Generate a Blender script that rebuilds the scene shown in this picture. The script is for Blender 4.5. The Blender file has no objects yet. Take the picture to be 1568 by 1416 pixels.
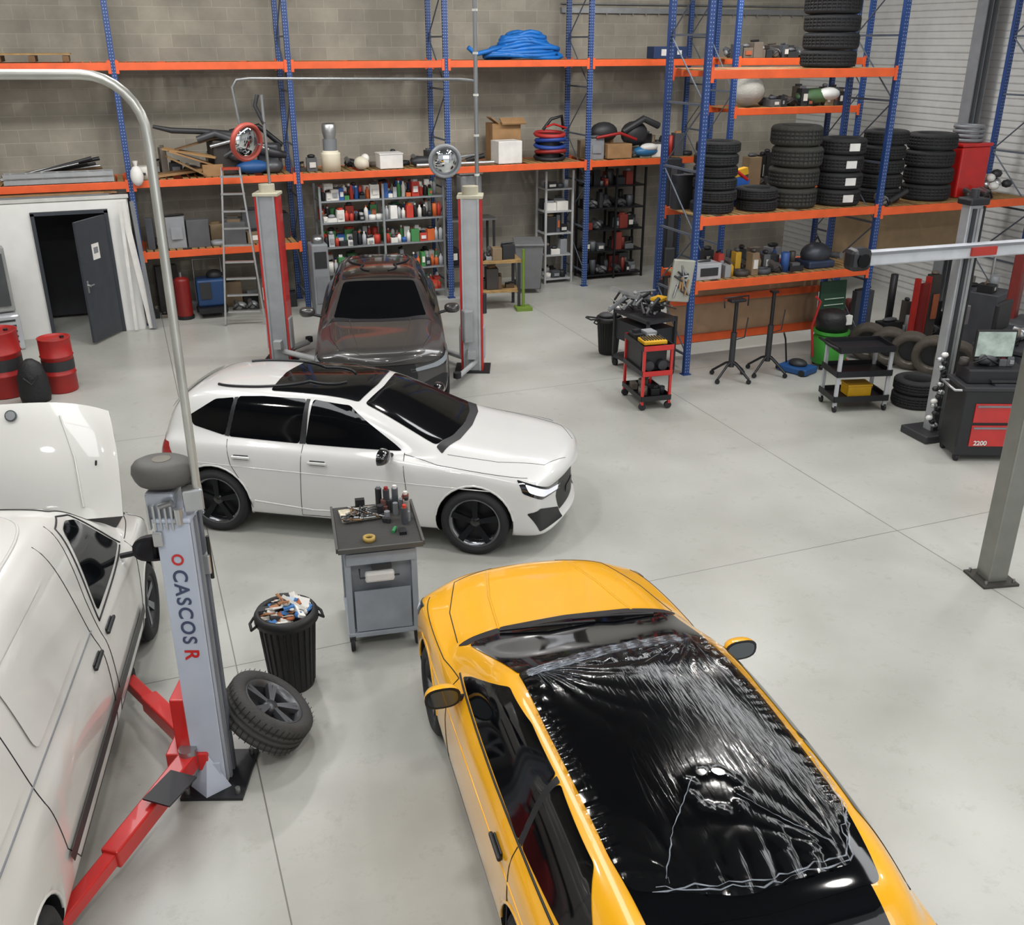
import bpy, bmesh, math, random
from math import sin, cos, pi, radians, atan2, sqrt
from mathutils import Vector, Matrix
from mathutils.bvhtree import BVHTree
random.seed(7)
COL = bpy.context.collection

# ------------------------------------------------------------------ materials
def lin(h):
    h = h.lstrip('#')
    r = [int(h[i:i+2], 16)/255 for i in (0, 2, 4)]
    return tuple((c/12.92 if c <= .04045 else ((c+.055)/1.055)**2.4) for c in r)+(1.0,)
_mc = {}
def C(hexc, rough=.5, metal=0., coat=0., var=.1, scale=5., bump=0., name=None, alpha=1., emit=0., spec=.5):
    key = (hexc, rough, metal, coat, var, scale, bump, alpha, emit, spec)
    if key in _mc: return _mc[key]
    m = bpy.data.materials.new(name or ('mat_'+hexc.lstrip('#')))
    m.use_nodes = True
    nt = m.node_tree; N = nt.nodes; L = nt.links
    b = N['Principled BSDF']
    b.inputs['Roughness'].default_value = rough
    b.inputs['Metallic'].default_value = metal
    b.inputs['Coat Weight'].default_value = coat
    b.inputs['Coat Roughness'].default_value = .04
    b.inputs['Specular IOR Level'].default_value = spec
    b.inputs['Alpha'].default_value = alpha
    col = lin(hexc)
    tc = N.new('ShaderNodeTexCoord')
    nz = N.new('ShaderNodeTexNoise'); nz.inputs['Scale'].default_value = scale; nz.inputs['Detail'].default_value = 4
    L.new(tc.outputs['Object'], nz.inputs['Vector'])
    rp = N.new('ShaderNodeValToRGB')
    rp.color_ramp.elements[0].position = .3; rp.color_ramp.elements[1].position = .7
    rp.color_ramp.elements[0].color = tuple(c*(1-var) for c in col[:3])+(1,)
    rp.color_ramp.elements[1].color = tuple(min(1, c*(1+var)) for c in col[:3])+(1,)
    L.new(nz.outputs['Fac'], rp.inputs['Fac']); L.new(rp.outputs['Color'], b.inputs['Base Color'])
    if bump:
        bp = N.new('ShaderNodeBump'); bp.inputs['Strength'].default_value = bump; bp.inputs['Distance'].default_value = .02
        n2 = N.new('ShaderNodeTexNoise'); n2.inputs['Scale'].default_value = scale*6; n2.inputs['Detail'].default_value = 5
        L.new(tc.outputs['Object'], n2.inputs['Vector']); L.new(n2.outputs['Fac'], bp.inputs['Height']); L.new(bp.outputs['Normal'], b.inputs['Normal'])
    if emit:
        L.new(rp.outputs['Color'], b.inputs['Emission Color']); b.inputs['Emission Strength'].default_value = emit
    _mc[key] = m
    return m

def mat_floor():
    m = bpy.data.materials.new('epoxy_floor'); m.use_nodes = True
    nt = m.node_tree; N = nt.nodes; L = nt.links; b = N['Principled BSDF']
    geo = N.new('ShaderNodeTexCoord')
    n1 = N.new('ShaderNodeTexNoise'); n1.inputs['Scale'].default_value = .5; n1.inputs['Detail'].default_value = 6; n1.inputs['Roughness'].default_value = .6
    n2 = N.new('ShaderNodeTexNoise'); n2.inputs['Scale'].default_value = 4; n2.inputs['Detail'].default_value = 10; n2.inputs['Roughness'].default_value = .78
    n3 = N.new('ShaderNodeTexNoise'); n3.inputs['Scale'].default_value = 1.6; n3.inputs['Detail'].default_value = 12; n3.inputs['Roughness'].default_value = .85; n3.inputs['Distortion'].default_value = 1.5
    for n in (n1, n2, n3): L.new(geo.outputs['Object'], n.inputs['Vector'])
    r1 = N.new('ShaderNodeValToRGB'); r1.color_ramp.elements[0].position = .3; r1.color_ramp.elements[1].position = .72
    r1.color_ramp.elements[0].color = lin('9a9a93'); r1.color_ramp.elements[1].color = lin('b6b7b2')
    r2 = N.new('ShaderNodeValToRGB'); r2.color_ramp.elements[0].position = .54; r2.color_ramp.elements[1].position = .72
    r2.color_ramp.elements[0].color = (1, 1, 1, 1); r2.color_ramp.elements[1].color = (.70, .69, .65, 1)
    r3 = N.new('ShaderNodeValToRGB'); r3.color_ramp.elements[0].position = .615; r3.color_ramp.elements[1].position = .68
    r3.color_ramp.elements[0].color = (1, 1, 1, 1); r3.color_ramp.elements[1].color = (.50, .48, .44, 1)
    L.new(n1.outputs['Fac'], r1.inputs['Fac']); L.new(n2.outputs['Fac'], r2.inputs['Fac']); L.new(n3.outputs['Fac'], r3.inputs['Fac'])
    mx = N.new('ShaderNodeMixRGB'); mx.blend_type = 'MULTIPLY'; mx.inputs['Fac'].default_value = .8
    L.new(r1.outputs['Color'], mx.inputs[1]); L.new(r2.outputs['Color'], mx.inputs[2])
    mx3 = N.new('ShaderNodeMixRGB'); mx3.blend_type = 'MULTIPLY'; mx3.inputs['Fac'].default_value = .7
    L.new(mx.outputs['Color'], mx3.inputs[1]); L.new(r3.outputs['Color'], mx3.inputs[2])
    sp = N.new('ShaderNodeSeparateXYZ'); L.new(geo.outputs['Object'], sp.inputs[0])
    masks = []
    def line(out, off, period):
        a = N.new('ShaderNodeMath'); a.operation = 'SUBTRACT'; a.inputs[1].default_value = off; L.new(out, a.inputs[0])
        p = N.new('ShaderNodeMath'); p.operation = 'PINGPONG'; p.inputs[1].default_value = period/2; L.new(a.outputs[0], p.inputs[0])
        l = N.new('ShaderNodeMath'); l.operation = 'LESS_THAN'; l.inputs[1].default_value = .005; L.new(p.outputs[0], l.inputs[0])
        masks.append(l)
    line(sp.outputs['X'], .3, 6.75); line(sp.outputs['Y'], 7.1, 5.6)
    mxm = N.new('ShaderNodeMath'); mxm.operation = 'MAXIMUM'
    L.new(masks[0].outputs[0], mxm.inputs[0]); L.new(masks[1].outputs[0], mxm.inputs[1])
    m2 = N.new('ShaderNodeMixRGB'); m2.inputs[2].default_value = lin('6f6d67')
    L.new(mxm.outputs[0], m2.inputs['Fac']); L.new(mx3.outputs['Color'], m2.inputs[1])
    L.new(m2.outputs['Color'], b.inputs['Base Color'])
    rr = N.new('ShaderNodeMapRange'); rr.inputs['To Min'].default_value = .20; rr.inputs['To Max'].default_value = .46
    L.new(n2.outputs['Fac'], rr.inputs['Value']); L.new(rr.outputs[0], b.inputs['Roughness'])
    b.inputs['Specular IOR Level'].default_value = .6
    return m

def mat_blocks(c1, c2, mort, bw=.5, bh=.22):
    m = bpy.data.materials.new('concrete_block_wall'); m.use_nodes = True
    nt = m.node_tree; N = nt.nodes; L = nt.links; b = N['Principled BSDF']
    tc = N.new('ShaderNodeTexCoord'); sp = N.new('ShaderNodeSeparateXYZ'); cb = N.new('ShaderNodeCombineXYZ')
    L.new(tc.outputs['Object'], sp.inputs[0])
    ad = N.new('ShaderNodeMath'); L.new(sp.outputs['X'], ad.inputs[0]); L.new(sp.outputs['Y'], ad.inputs[1])
    L.new(ad.outputs[0], cb.inputs['X']); L.new(sp.outputs['Z'], cb.inputs['Y'])
    br = N.new('ShaderNodeTexBrick'); br.inputs['Scale'].default_value = 1.
    br.inputs['Brick Width'].default_value = bw; br.inputs['Row Height'].default_value = bh
    br.inputs['Mortar Size'].default_value = .006; br.inputs['Mortar Smooth'].default_value = .5
    br.inputs['Color1'].default_value = lin(c1); br.inputs['Color2'].default_value = lin(c2); br.inputs['Mortar'].default_value = lin(mort)
    L.new(cb.outputs[0], br.inputs['Vector'])
    nz = N.new('ShaderNodeTexNoise'); nz.inputs['Scale'].default_value = .9; nz.inputs['Detail'].default_value = 9; nz.inputs['Roughness'].default_value = .6; L.new(tc.outputs['Object'], nz.inputs['Vector'])
    rp = N.new('ShaderNodeValToRGB'); rp.color_ramp.elements[0].position = .35; rp.color_ramp.elements[1].position = .68
    rp.color_ramp.elements[0].color = (.68, .68, .69, 1); rp.color_ramp.elements[1].color = (1.15, 1.14, 1.12, 1); L.new(nz.outputs['Fac'], rp.inputs['Fac'])
    mx = N.new('ShaderNodeMixRGB'); mx.blend_type = 'MULTIPLY'; mx.inputs['Fac'].default_value = .9
    L.new(br.outputs['Color'], mx.inputs[1]); L.new(rp.outputs['Color'], mx.inputs[2]); L.new(mx.outputs['Color'], b.inputs['Base Color'])
    b.inputs['Roughness'].default_value = .9
    bp = N.new('ShaderNodeBump'); bp.inputs['Strength'].default_value = .3; bp.inputs['Distance'].default_value = .01
    L.new(br.outputs['Fac'], bp.inputs['Height']); bp.invert = True; L.new(bp.outputs['Normal'], b.inputs['Normal'])
    return m

def mat_perf(name, base, dot):
    """painted upright with rows of punched holes"""
    m = bpy.data.materials.new(name); m.use_nodes = True
    nt = m.node_tree; N = nt.nodes; L = nt.links; b = N['Principled BSDF']
    tc = N.new('ShaderNodeTexCoord'); sp = N.new('ShaderNodeSeparateXYZ'); L.new(tc.outputs['Object'], sp.inputs[0])
    p = N.new('ShaderNodeMath'); p.operation = 'PINGPONG'; p.inputs[1].default_value = .025; L.new(sp.outputs['Z'], p.inputs[0])
    g = N.new('ShaderNodeMath'); g.operation = 'LESS_THAN'; g.inputs[1].default_value = .007; L.new(p.outputs[0], g.inputs[0])
    mp = N.new('ShaderNodeMath'); mp.operation = 'PINGPONG'; mp.inputs[1].default_value = .02; L.new(sp.outputs['X'], mp.inputs[0])
    g2 = N.new('ShaderNodeMath'); g2.operation = 'LESS_THAN'; g2.inputs[1].default_value = .007; L.new(mp.outputs[0], g2.inputs[0])
    mu = N.new('ShaderNodeMath'); mu.operation = 'MULTIPLY'; L.new(g.outputs[0], mu.inputs[0]); L.new(g2.outputs[0], mu.inputs[1])
    mx = N.new('ShaderNodeMixRGB'); mx.inputs[1].default_value = lin(base); mx.inputs[2].default_value = lin(dot)
    L.new(mu.outputs[0], mx.inputs['Fac']); L.new(mx.outputs[0], b.inputs['Base Color']); b.inputs['Roughness'].default_value = .45
    return m

def mat_wrap():
    """thin clear stretched film: see-through, with a glossy skin"""
    m = bpy.data.materials.new('plastic_wrap_film'); m.use_nodes = True
    nt = m.node_tree; N = nt.nodes; L = nt.links; N.clear()
    out = N.new('ShaderNodeOutputMaterial'); tr = N.new('ShaderNodeBsdfTransparent'); gl = N.new('ShaderNodeBsdfGlossy'); gl.inputs['Roughness'].default_value = .12
    fr = N.new('ShaderNodeFresnel'); fr.inputs['IOR'].default_value = 1.5
    mx = N.new('ShaderNodeMixShader'); L.new(tr.outputs[0], mx.inputs[1]); L.new(gl.outputs[0], mx.inputs[2])
    tc = N.new('ShaderNodeTexCoord'); mp = N.new('ShaderNodeMapping'); mp.inputs['Scale'].default_value = (3, 30, 3); L.new(tc.outputs['Object'], mp.inputs['Vector'])
    nz = N.new('ShaderNodeTexNoise'); nz.inputs['Scale'].default_value = 1.5; nz.inputs['Distortion'].default_value = 1.; L.new(mp.outputs[0], nz.inputs['Vector'])
    bp = N.new('ShaderNodeBump'); bp.inputs['Strength'].default_value = .15; bp.inputs['Distance'].default_value = .01; L.new(nz.outputs['Fac'], bp.inputs['Height'])
    L.new(bp.outputs['Normal'], gl.inputs['Normal']); L.new(fr.outputs[0], mx.inputs[0])
    L.new(mx.outputs[0], out.inputs['Surface'])
    return m

BLACK = C('15161a', .45); RUB = C('1d1d1f', .75, bump=.15); TYRE = C('202123', .8, bump=.2, scale=8); DK = C('2a2b2e', .5)
STEEL = C('9a9c9e', .35, .9); GALV = C('8d9092', .45, .6); ALU = C('b5b7b8', .35, .8); CHROME = C('e4e4e4', .12, 1.)
WHITE = C('d6d5d1', .45); LGREY = C('a8abaf', .4, coat=.3); MGREY = C('75787c', .5); RED = C('b81d1a', .38, coat=.4); ORANGE = C('d85a2a', .5)
BLUE = mat_perf('rack_upright_blue', '213e74', '8b98b4'); BLUEP = C('213e74', .5); CARD = C('94734e', .85, var=.15); WOOD = C('96794c', .8, var=.25, scale=9); WOOD2 = C('6f5438', .8, var=.25)
YEL = C('d2a11e', .5); HOSEB = C('1668b8', .45)
GLASS = C('050609', .06, var=0., spec=.42)

# ------------------------------------------------------------------ mesh builder
class MB:
    def __init__(s): s.v=[]; s.f=[]; s.fm=[]; s.fs=[]; s.mats=[]; s.M=Matrix()
    def mi(s, m):
        if m not in s.mats: s.mats.append(m)
        return s.mats.index(m)
    def add(s, vs, fs, m, smooth=False, M=None):
        T = s.M @ M if M is not None else s.M
        o = len(s.v); s.v += [T @ Vector(p) for p in vs]; i = s.mi(m)
        for f in fs: s.f.append([o+k for k in f]); s.fm.append(i); s.fs.append(smooth)
    def box(s, c, d, m, rz=0, rx=0, ry=0, bev=0.):
        M = Matrix.Translation(c) @ Matrix.Rotation(rz, 4, 'Z') @ Matrix.Rotation(ry, 4, 'Y') @ Matrix.Rotation(rx, 4, 'X')
        x, y, z = d[0]/2, d[1]/2, d[2]/2
        if not bev:
            vs = [(a*x, b*y, e*z) for a in (-1, 1) for b in (-1, 1) for e in (-1, 1)]
            fs = [(0,1,3,2),(4,6,7,5),(0,4,5,1),(2,3,7,6),(0,2,6,4),(1,5,7,3)]
            s.add(vs, fs, m, False, M); return
        bm = bmesh.new(); bmesh.ops.create_cube(bm, size=1)
        for v in bm.verts: v.co = Vector((v.co.x*d[0], v.co.y*d[1], v.co.z*d[2]))
        bmesh.ops.bevel(bm, geom=bm.edges[:], offset=min(bev, .45*min(d)), segments=2, profile=.5, affect='EDGES')
        bm.verts.index_update(); s.add([v.co[:] for v in bm.verts], [[v.index for v in f.verts] for f in bm.faces], m, False, M); bm.free()
    def cyl(s, p1, p2, r, m, r2=None, n=16, cap=True, smooth=True):
        p1, p2 = Vector(p1), Vector(p2); r2 = r if r2 is None else r2; d = p2-p1
        q = d.to_track_quat('Z', 'Y').to_matrix().to_4x4(); M = Matrix.Translation(p1) @ q; h = d.length
        vs = [(r*cos(2*pi*i/n), r*sin(2*pi*i/n), 0) for i in range(n)]+[(r2*cos(2*pi*i/n), r2*sin(2*pi*i/n), h) for i in range(n)]
        s.add(vs, [(i, (i+1)%n, n+(i+1)%n, n+i) for i in range(n)], m, smooth, M)
        if cap: s.add(vs, [list(range(n))[::-1], list(range(n, 2*n))], m, False, M)
    def tube(s, pts, r, m, n=8, closed=False):
        P = [Vector(p) for p in pts]; k = len(P); vs = []; up = Vector((0, 0, 1)); fs = []
        pu = None
        for i, p in enumerate(P):
            a = P[i-1] if (i > 0 or closed) else p; b = P[(i+1)%k] if (i < k-1 or closed) else p
            t = (b-a).normalized() if (b-a).length > 1e-7 else Vector((0, 0, 1))
            if pu is None: pu = t.cross(up if abs(t.z) < .9 else Vector((1, 0, 0))).normalized()
            u = (pu - t*pu.dot(t)).normalized(); w = t.cross(u); pu = u
            rr = r[i] if isinstance(r, (list, tuple)) else r
            vs += [p+u*rr*cos(2*pi*j/n)+w*rr*sin(2*pi*j/n) for j in range(n)]
        for i in range(k if closed else k-1):
            a, b = i*n, ((i+1)%k)*n
            fs += [(a+j, a+(j+1)%n, b+(j+1)%n, b+j) for j in range(n)]
        s.add(vs, fs, m, True)
        if not closed: s.add(vs, [list(range(n))[::-1], list(range((k-1)*n, k*n))], m)
    def lathe(s, prof, m, M=None, n=32, smooth=True, closed=False):
        vs = []; fs = []; k = len(prof)
        for i in range(n):
            a = 2*pi*i/n; vs += [(r*cos(a), r*sin(a), z) for r, z in prof]
        for i in range(n):
            a, b = i*k, ((i+1)%n)*k
            for j in range(k if closed else k-1):
                j2 = (j+1)%k
                fs.append((a+j, b+j, b+j2, a+j2))
        s.add(vs, fs, m, smooth, M)
    def ball(s, c, r, m, n=16, M=None):
        r = r if isinstance(r, (tuple, list)) else (r, r, r); k = n//2
        vs = []; fs = []
        for i in range(k+1):
            a = pi*i/k
            vs += [(c[0]+r[0]*sin(a)*cos(2*pi*j/n), c[1]+r[1]*sin(a)*sin(2*pi*j/n), c[2]+r[2]*cos(a)) for j in range(n)]
        for i in range(k): fs += [(i*n+j, (i+1)*n+j, (i+1)*n+(j+1)%n, i*n+(j+1)%n) for j in range(n)]
        s.add(vs, fs, m, True, M)
    def build(s, name, loc=(0, 0, 0), rz=0, parent=None):
        me = bpy.data.meshes.new(name); me.from_pydata([v[:] for v in s.v], [], s.f)
        for m in s.mats: me.materials.append(m)
        me.polygons.foreach_set('material_index', s.fm); me.polygons.foreach_set('use_smooth', s.fs); me.update()
        o = bpy.data.objects.new(name, me); COL.objects.link(o); o.location = loc; o.rotation_euler = (0, 0, rz)
        if parent: o.parent = parent
        return o
def T(x, y, z, rz=0, rx=0, ry=0):
    return Matrix.Translation((x, y, z)) @ Matrix.Rotation(rz, 4, 'Z') @ Matrix.Rotation(ry, 4, 'Y') @ Matrix.Rotation(rx, 4, 'X')
def empty(name, loc, rz=0):
    e = bpy.data.objects.new(name, None); COL.objects.link(e); e.location = loc; e.rotation_euler = (0, 0, rz); e.empty_display_size = .2
    return e

# ------------------------------------------------------------------ tyres / wheels
def tyre(mb, M, R=.33, w=.22, ri=.21, m=TYRE, n=40, tread=True):
    h = w/2
    prof = [(ri, -h*.8), (ri+.02, -h*.95), ((R+ri)/2+.01, -h), (R-.03, -h*.93), (R-.006, -h*.78), (R, -h*.6)]
    if tread:
        for g in (-.38, 0, .38): prof += [(R, h*(g-.09)), (R-.01, h*(g-.07)), (R-.01, h*(g+.07)), (R, h*(g+.09))]
    prof += [(R, h*.6), (R-.006, h*.78), (R-.03, h*.93), ((R+ri)/2+.01, h), (ri+.02, h*.95), (ri, h*.8)]
    mb.lathe(prof, m, M, n, closed=True)
def rim(mb, M, r=.22, w=.2, m=BLACK, m2=ALU, spokes=5, twin=True, lip=None):
    h = w/2
    mb.lathe([(r, -h*.8), (r*.9, -h*.5), (r*.88, h*.5), (r+.004, h*.85), (r-.012, h*.86), (r*.86, h*.45)], lip or m, M, 36)
    mb.lathe([(.001, -h*.2), (r*.88, -h*.2)], BLACK, M, 24, smooth=False)
    mb.lathe([(.001, h*.62), (.05, h*.6), (.065, h*.4), (.065, 0)], m, M, 20)
    for i in range(spokes):
        a = 2*pi*i/spokes
        for da in ((-.17, .17) if twin else (0,)):
            R2 = M @ Matrix.Rotation(a+da*.6, 4, 'Z')
            wd = .018 if twin else .034
            vs = [(.04, -wd*.8, h*.3), (.04, wd*.8, h*.3), (r*.93, wd+.006, h*.45), (r*.93, -wd-.006, h*.45),
                  (.04, -wd*.7, h*.6), (.04, wd*.7, h*.6), (r*.95, wd, h*.78), (r*.95, -wd, h*.78)]
            mb.add(vs, [(0,3,2,1), (0,1,5,4), (1,2,6,5), (2,3,7,6), (3,0,4,7)], m, False, R2)
            mb.add(vs, [(4,5,6,7)], m2, False, R2)
def wheel_obj(name, parent, x, y, R, m, m2, spokes=5, twin=True, lip=None, steer=0, rr=.68):
    mb = MB(); sgn = 1 if y > 0 else -1
    M = Matrix.Rotation(steer, 4, 'Z') @ Matrix.Rotation(-sgn*pi/2, 4, 'X') @ Matrix.Rotation(.3, 4, 'Z')
    tyre(mb, M, R, .225, R*(rr-.01), tread=True); rim(mb, M, R*rr, .215, m, m2, spokes, twin, lip)
    return mb.build(name, (x, y, R), 0, parent)

# ------------------------------------------------------------------ car generator
def loft(st, sc):
    V = []; F = []; rings = []
    for (x, w, zb, zs, zt, yb, yt, bow) in st:
        h = zt-zs
        half = [(0, zb), (.7*w, zb), (.94*w, zb+.03), (.99*w, zb+.14), (w, zb+(zs-zb)*.55), (.985*w, zs-.09), (.95*w, zs-.01),
                (yb, zs+.10*h), (yb+(yt-yb)*.5+.012, zs+.55*h), (yt, zs+.92*h), (yt*.6, zt-.03*h-.004), (0, zt)]
        ring = []
        pts = half+[(-a, b) for a, b in half[-2:0:-1]]
        for a, b in pts:
            xx = x-bow*(abs(a)/w)**2.2
            V.append((xx*sc[0], a*sc[1], b*sc[2])); ring.append(len(V)-1)
        rings.append(ring)
    n = len(rings[0])
    for i in range(len(rings)-1):
        a, b = rings[i], rings[i+1]
        for j in range(n): F.append((a[j], a[(j+1)%n], b[(j+1)%n], b[j]))
    for ri, flip in ((0, False), (-1, True)):
        r = rings[ri]; x0 = st[ri][0]*sc[0]
        Mi = [r[0]]
        for j in range(1, 11):
            V.append((x0, 0, V[r[j]][2])); Mi.append(len(V)-1)
        Mi.append(r[11])
        Lr = [r[j] for j in range(12)]; Rr = [r[0]]+[r[n-j] for j in range(1, 11)]+[r[11]]
        for j in range(11):
            for S, fl in ((Lr, flip), (Rr, not flip)):
                q = [S[j], Mi[j], Mi[j+1], S[j+1]]
                q2 = []
                for k in q:
                    if k not in q2: q2.append(k)
                if fl: q2 = q2[::-1]
                F.append(q2)
    me = bpy.data.meshes.new('loft'); me.from_pydata(V, [], F); me.update()
    bm = bmesh.new(); bm.from_mesh(me); bmesh.ops.recalc_face_normals(bm, faces=bm.faces[:]); bm.to_mesh(me); bm.free()
    return me
def softpoly(p, r=.03):
    q = []
    n = len(p)
    for i in range(n):
        a, b, c = Vector(p[i-1]), Vector(p[i]), Vector(p[(i+1)%n])
        d1 = (a-b); d2 = (c-b); k1 = min(r, d1.length*.4); k2 = min(r, d2.length*.4)
        s1 = b+d1.normalized()*k1; s2 = b+d2.normalized()*k2
        for t in (0, .25, .5, .75, 1): q.append(tuple(s1*(1-t)**2+b*2*t*(1-t)+s2*t*t))
    return q
def grid_poly(poly, step):
    bm = bmesh.new(); vs = [bm.verts.new((x, y, 0)) for x, y in poly]; bm.faces.new(vs)
    xs = [p[0] for p in poly]; ys = [p[1] for p in poly]
    for k, (lo, hi) in enumerate(((min(xs), max(xs)), (min(ys), max(ys)))):
        no = (1, 0, 0) if k == 0 else (0, 1, 0); n = int((hi-lo)/step)
        for i in range(1, n+1):
            t = lo+(hi-lo)*i/(n+1); co = (t, 0, 0) if k == 0 else (0, t, 0)
            bmesh.ops.bisect_plane(bm, geom=bm.verts[:]+bm.edges[:]+bm.faces[:], plane_co=co, plane_no=no, dist=1e-5)
    bmesh.ops.remove_doubles(bm, verts=bm.verts[:], dist=1e-4)
    bmesh.ops.triangulate(bm, faces=bm.faces[:])
    bm.verts.index_update(); P = [(v.co.x, v.co.y) for v in bm.verts]; F = [[v.index for v in f.verts] for f in bm.faces]; bm.free()
    return P, F
class Car:
    def __init__(s, name, st, sc, paint, loc, rz, wheels, R, well=True):
        s.e = empty(name, loc, rz); s.sc = sc
        me = loft(st, sc); o = bpy.data.objects.new('body', me); COL.objects.link(o)
        md = o.modifiers.new('s', 'SUBSURF'); md.levels = 3; md.render_levels = 3
        dg = bpy.context.evaluated_depsgraph_get(); m2 = bpy.data.meshes.new_from_object(o.evaluated_get(dg)); o.modifiers.clear(); o.data = m2
        s.bvh = BVHTree.FromPolygons([v.co[:] for v in m2.vertices], [p.vertices[:] for p in m2.polygons])
        m2.materials.append(paint); m2.materials.append(BLACK)
        cb = MB(); s.W = max(x[1] for x in st)*sc[1]
        for x in wheels:
            for sg in (-1, 1): cb.cyl((x, sg*(s.W-.30), R+.01), (x, sg*(s.W+.3), R+.01), R+.045, BLACK, n=40)
        if well:
            cb.mats = [paint, BLACK]; cb.fm = [1]*len(cb.f); cu = cb.build('cut')
            md = o.modifiers.new('b', 'BOOLEAN'); md.operation = 'DIFFERENCE'; md.object = cu; md.solver = 'EXACT'
            dg = bpy.context.evaluated_depsgraph_get(); dg.update(); m3 = bpy.data.meshes.new_from_object(o.evaluated_get(dg)); o.modifiers.clear(); o.data = m3
            bpy.data.objects.remove(cu)
        for p in o.data.polygons: p.use_smooth = p.material_index == 0
        o.parent = s.e; s.body = o; s.mb = MB()
        for x in wheels:
            for sg in (-1, 1):
                P = []
                for k in range(15):
                    a = radians(8+k*164/14); h = s.bvh.ray_cast(Vector((x+(R+.05)*cos(a), sg*3, R+.01+(R+.05)*sin(a))), Vector((0, -sg, 0)))
                    if h[0] is not None: P.append(h[0]+Vector((0, sg*-.004, 0)))
                if len(P) > 3: s.mb.tube(P, .012, paint, 6)
    def cast(s, o, d, off):
        h = s.bvh.ray_cast(Vector(o), Vector(d))
        if h[0] is None: return None
        n = h[1]
        if n.dot(Vector(d)) > 0: n = -n
        return h[0]+n*off
    def _emit(s, P, F, fn, m, mirror, mb=None):
        mb = mb or s.mb
        pts = [fn(p) for p in P]; ok = [[i for i in f] for f in F if all(pts[i] is not None for i in f)]
        pts = [p if p is not None else Vector((0, 0, 0)) for p in pts]
        mb.add(pts, ok, m, True)
        if mirror: mb.add([(p.x, -p.y, p.z) for p in pts], [f[::-1] for f in ok], m, True)
    def side(s, poly, m, off=.004, soft=.03, step=.05):
        P, F = grid_poly(softpoly([(x*s.sc[0], z*s.sc[2]) for x, z in poly], soft), step)
        s._emit(P, F, lambda p: s.cast((p[0], 3, p[1]), (0, -1, 0), off), m, True)
    def top(s, poly, m, off=.004, soft=.04, step=.05, mirror=False, fn=None, mb=None):
        P, F = grid_poly(softpoly([(x*s.sc[0], y*s.sc[1]) for x, y in poly], soft), step)
        s._emit(P, F, lambda p: s.cast((p[0], p[1], 4), (0, 0, -1), off if fn is None else off+fn(p)), m, mirror, mb)
    def az(s, ang, poly, m, off=.004, soft=.02, step=.04, mirror=True, cen=(0, 0)):
        """project (u,z) polygon from horizontal azimuth ang (deg, 0=front), u measured from cen"""
        a = radians(ang); d = Vector((cos(a), sin(a), 0)); u = Vector((-sin(a), cos(a), 0)); u0 = u.x*cen[0]+u.y*cen[1]
        P, F = grid_poly(softpoly([(x*s.sc[1], z*s.sc[2]) for x, z in poly], soft), step)
        s._emit(P, F, lambda p: s.cast(d*5+u*(u0+p[0])+Vector((0, 0, p[1])), -d, off), m, mirror)
    def seam(s, pts, m=BLACK, r=.004, closed=False, off=.0):
        q = []
        n = len(pts)
        for i in range(n if closed else n-1):
            a, b = pts[i], pts[(i+1)%n]; k = max(1, int(sqrt((a[0]-b[0])**2+(a[1]-b[1])**2)/.05))
            q += [(a[0]+(b[0]-a[0])*j/k, a[1]+(b[1]-a[1])*j/k) for j in range(k)]
        if not closed: q.append(pts[-1])
        P = [s.cast((x*s.sc[0], 3, z*s.sc[2]), (0, -1, 0), off) for x, z in q]; P = [p for p in P if p is not None]
        if len(P) > 1:
            s.mb.tube(P, r, m, 6); s.mb.tube([(p.x, -p.y, p.z) for p in P], r, m, 6)
    def seamtop(s, pts, m=BLACK, r=.004, mirror=True, off=0.):
        q = []
        for i in range(len(pts)-1):
            a, b = pts[i], pts[i+1]; k = max(1, int(sqrt((a[0]-b[0])**2+(a[1]-b[1])**2)/.05))
            q += [(a[0]+(b[0]-a[0])*j/k, a[1]+(b[1]-a[1])*j/k) for j in range(k)]
        q.append(pts[-1])
        P = [s.cast((x*s.sc[0], y*s.sc[1], 4), (0, 0, -1), off) for x, y in q]; P = [p for p in P if p is not None]
        s.mb.tube(P, r, m, 6)
        if mirror: s.mb.tube([(p.x, -p.y, p.z) for p in P], r, m, 6)
    def mirrors(s, x, z, y, m, sz=1., gl='6a7076'):
        for sg in (-1, 1):
            yy = sg*(y+.13*sz)
            s.mb.cyl((x+.02, sg*(y-.08), z-.05), (x, sg*(y+.06), z-.02), .022, BLACK, n=10)
            vs = []; fs = []; n = 20; k = 6
            for i in range(k+1):
                t = (i/k)*pi/2
                for j in range(n):
                    a = 2*pi*j/n; ca, sa = cos(a), sin(a); ex = .75
                    px = math.copysign(abs(ca)**ex, ca)*.115*sz; pz = math.copysign(abs(sa)**ex, sa)*.075*sz
                    cc = max(0., cos(t))**.7 if i < k else 0
                    vs.append((x-.03+.10*sz*sin(t), yy+px*cc, z+.01+pz*cc))
            for i in range(k): fs += [(i*n+j, i*n+(j+1)%n, (i+1)*n+(j+1)%n, (i+1)*n+j) for j in range(n)]
            s.mb.add(vs, fs, m, True)
            s.mb.add([(v[0]-.001, v[1], v[2]) for v in vs[:n]], [list(range(n))], BLACK)
            s.mb.add([(v[0]-.004, yy+(v[1]-yy)*.84, z+.01+(v[2]-z-.01)*.80) for v in vs[:n]], [list(range(n))], C(gl, .05, 1., var=0))
    def handle(s, x, z, m, l=.2):
        p = s.cast((x*s.sc[0], 3, z*s.sc[2]), (0, -1, 0), .02)
        for sg in (-1, 1):
            s.mb.box((p.x, sg*p.y, p.z), (l, .025, .03), m, bev=.01)
            s.mb.box((p.x, sg*(p.y-.016), p.z-.003), (l*.8, .012, .05), BLACK, bev=.01)
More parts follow.
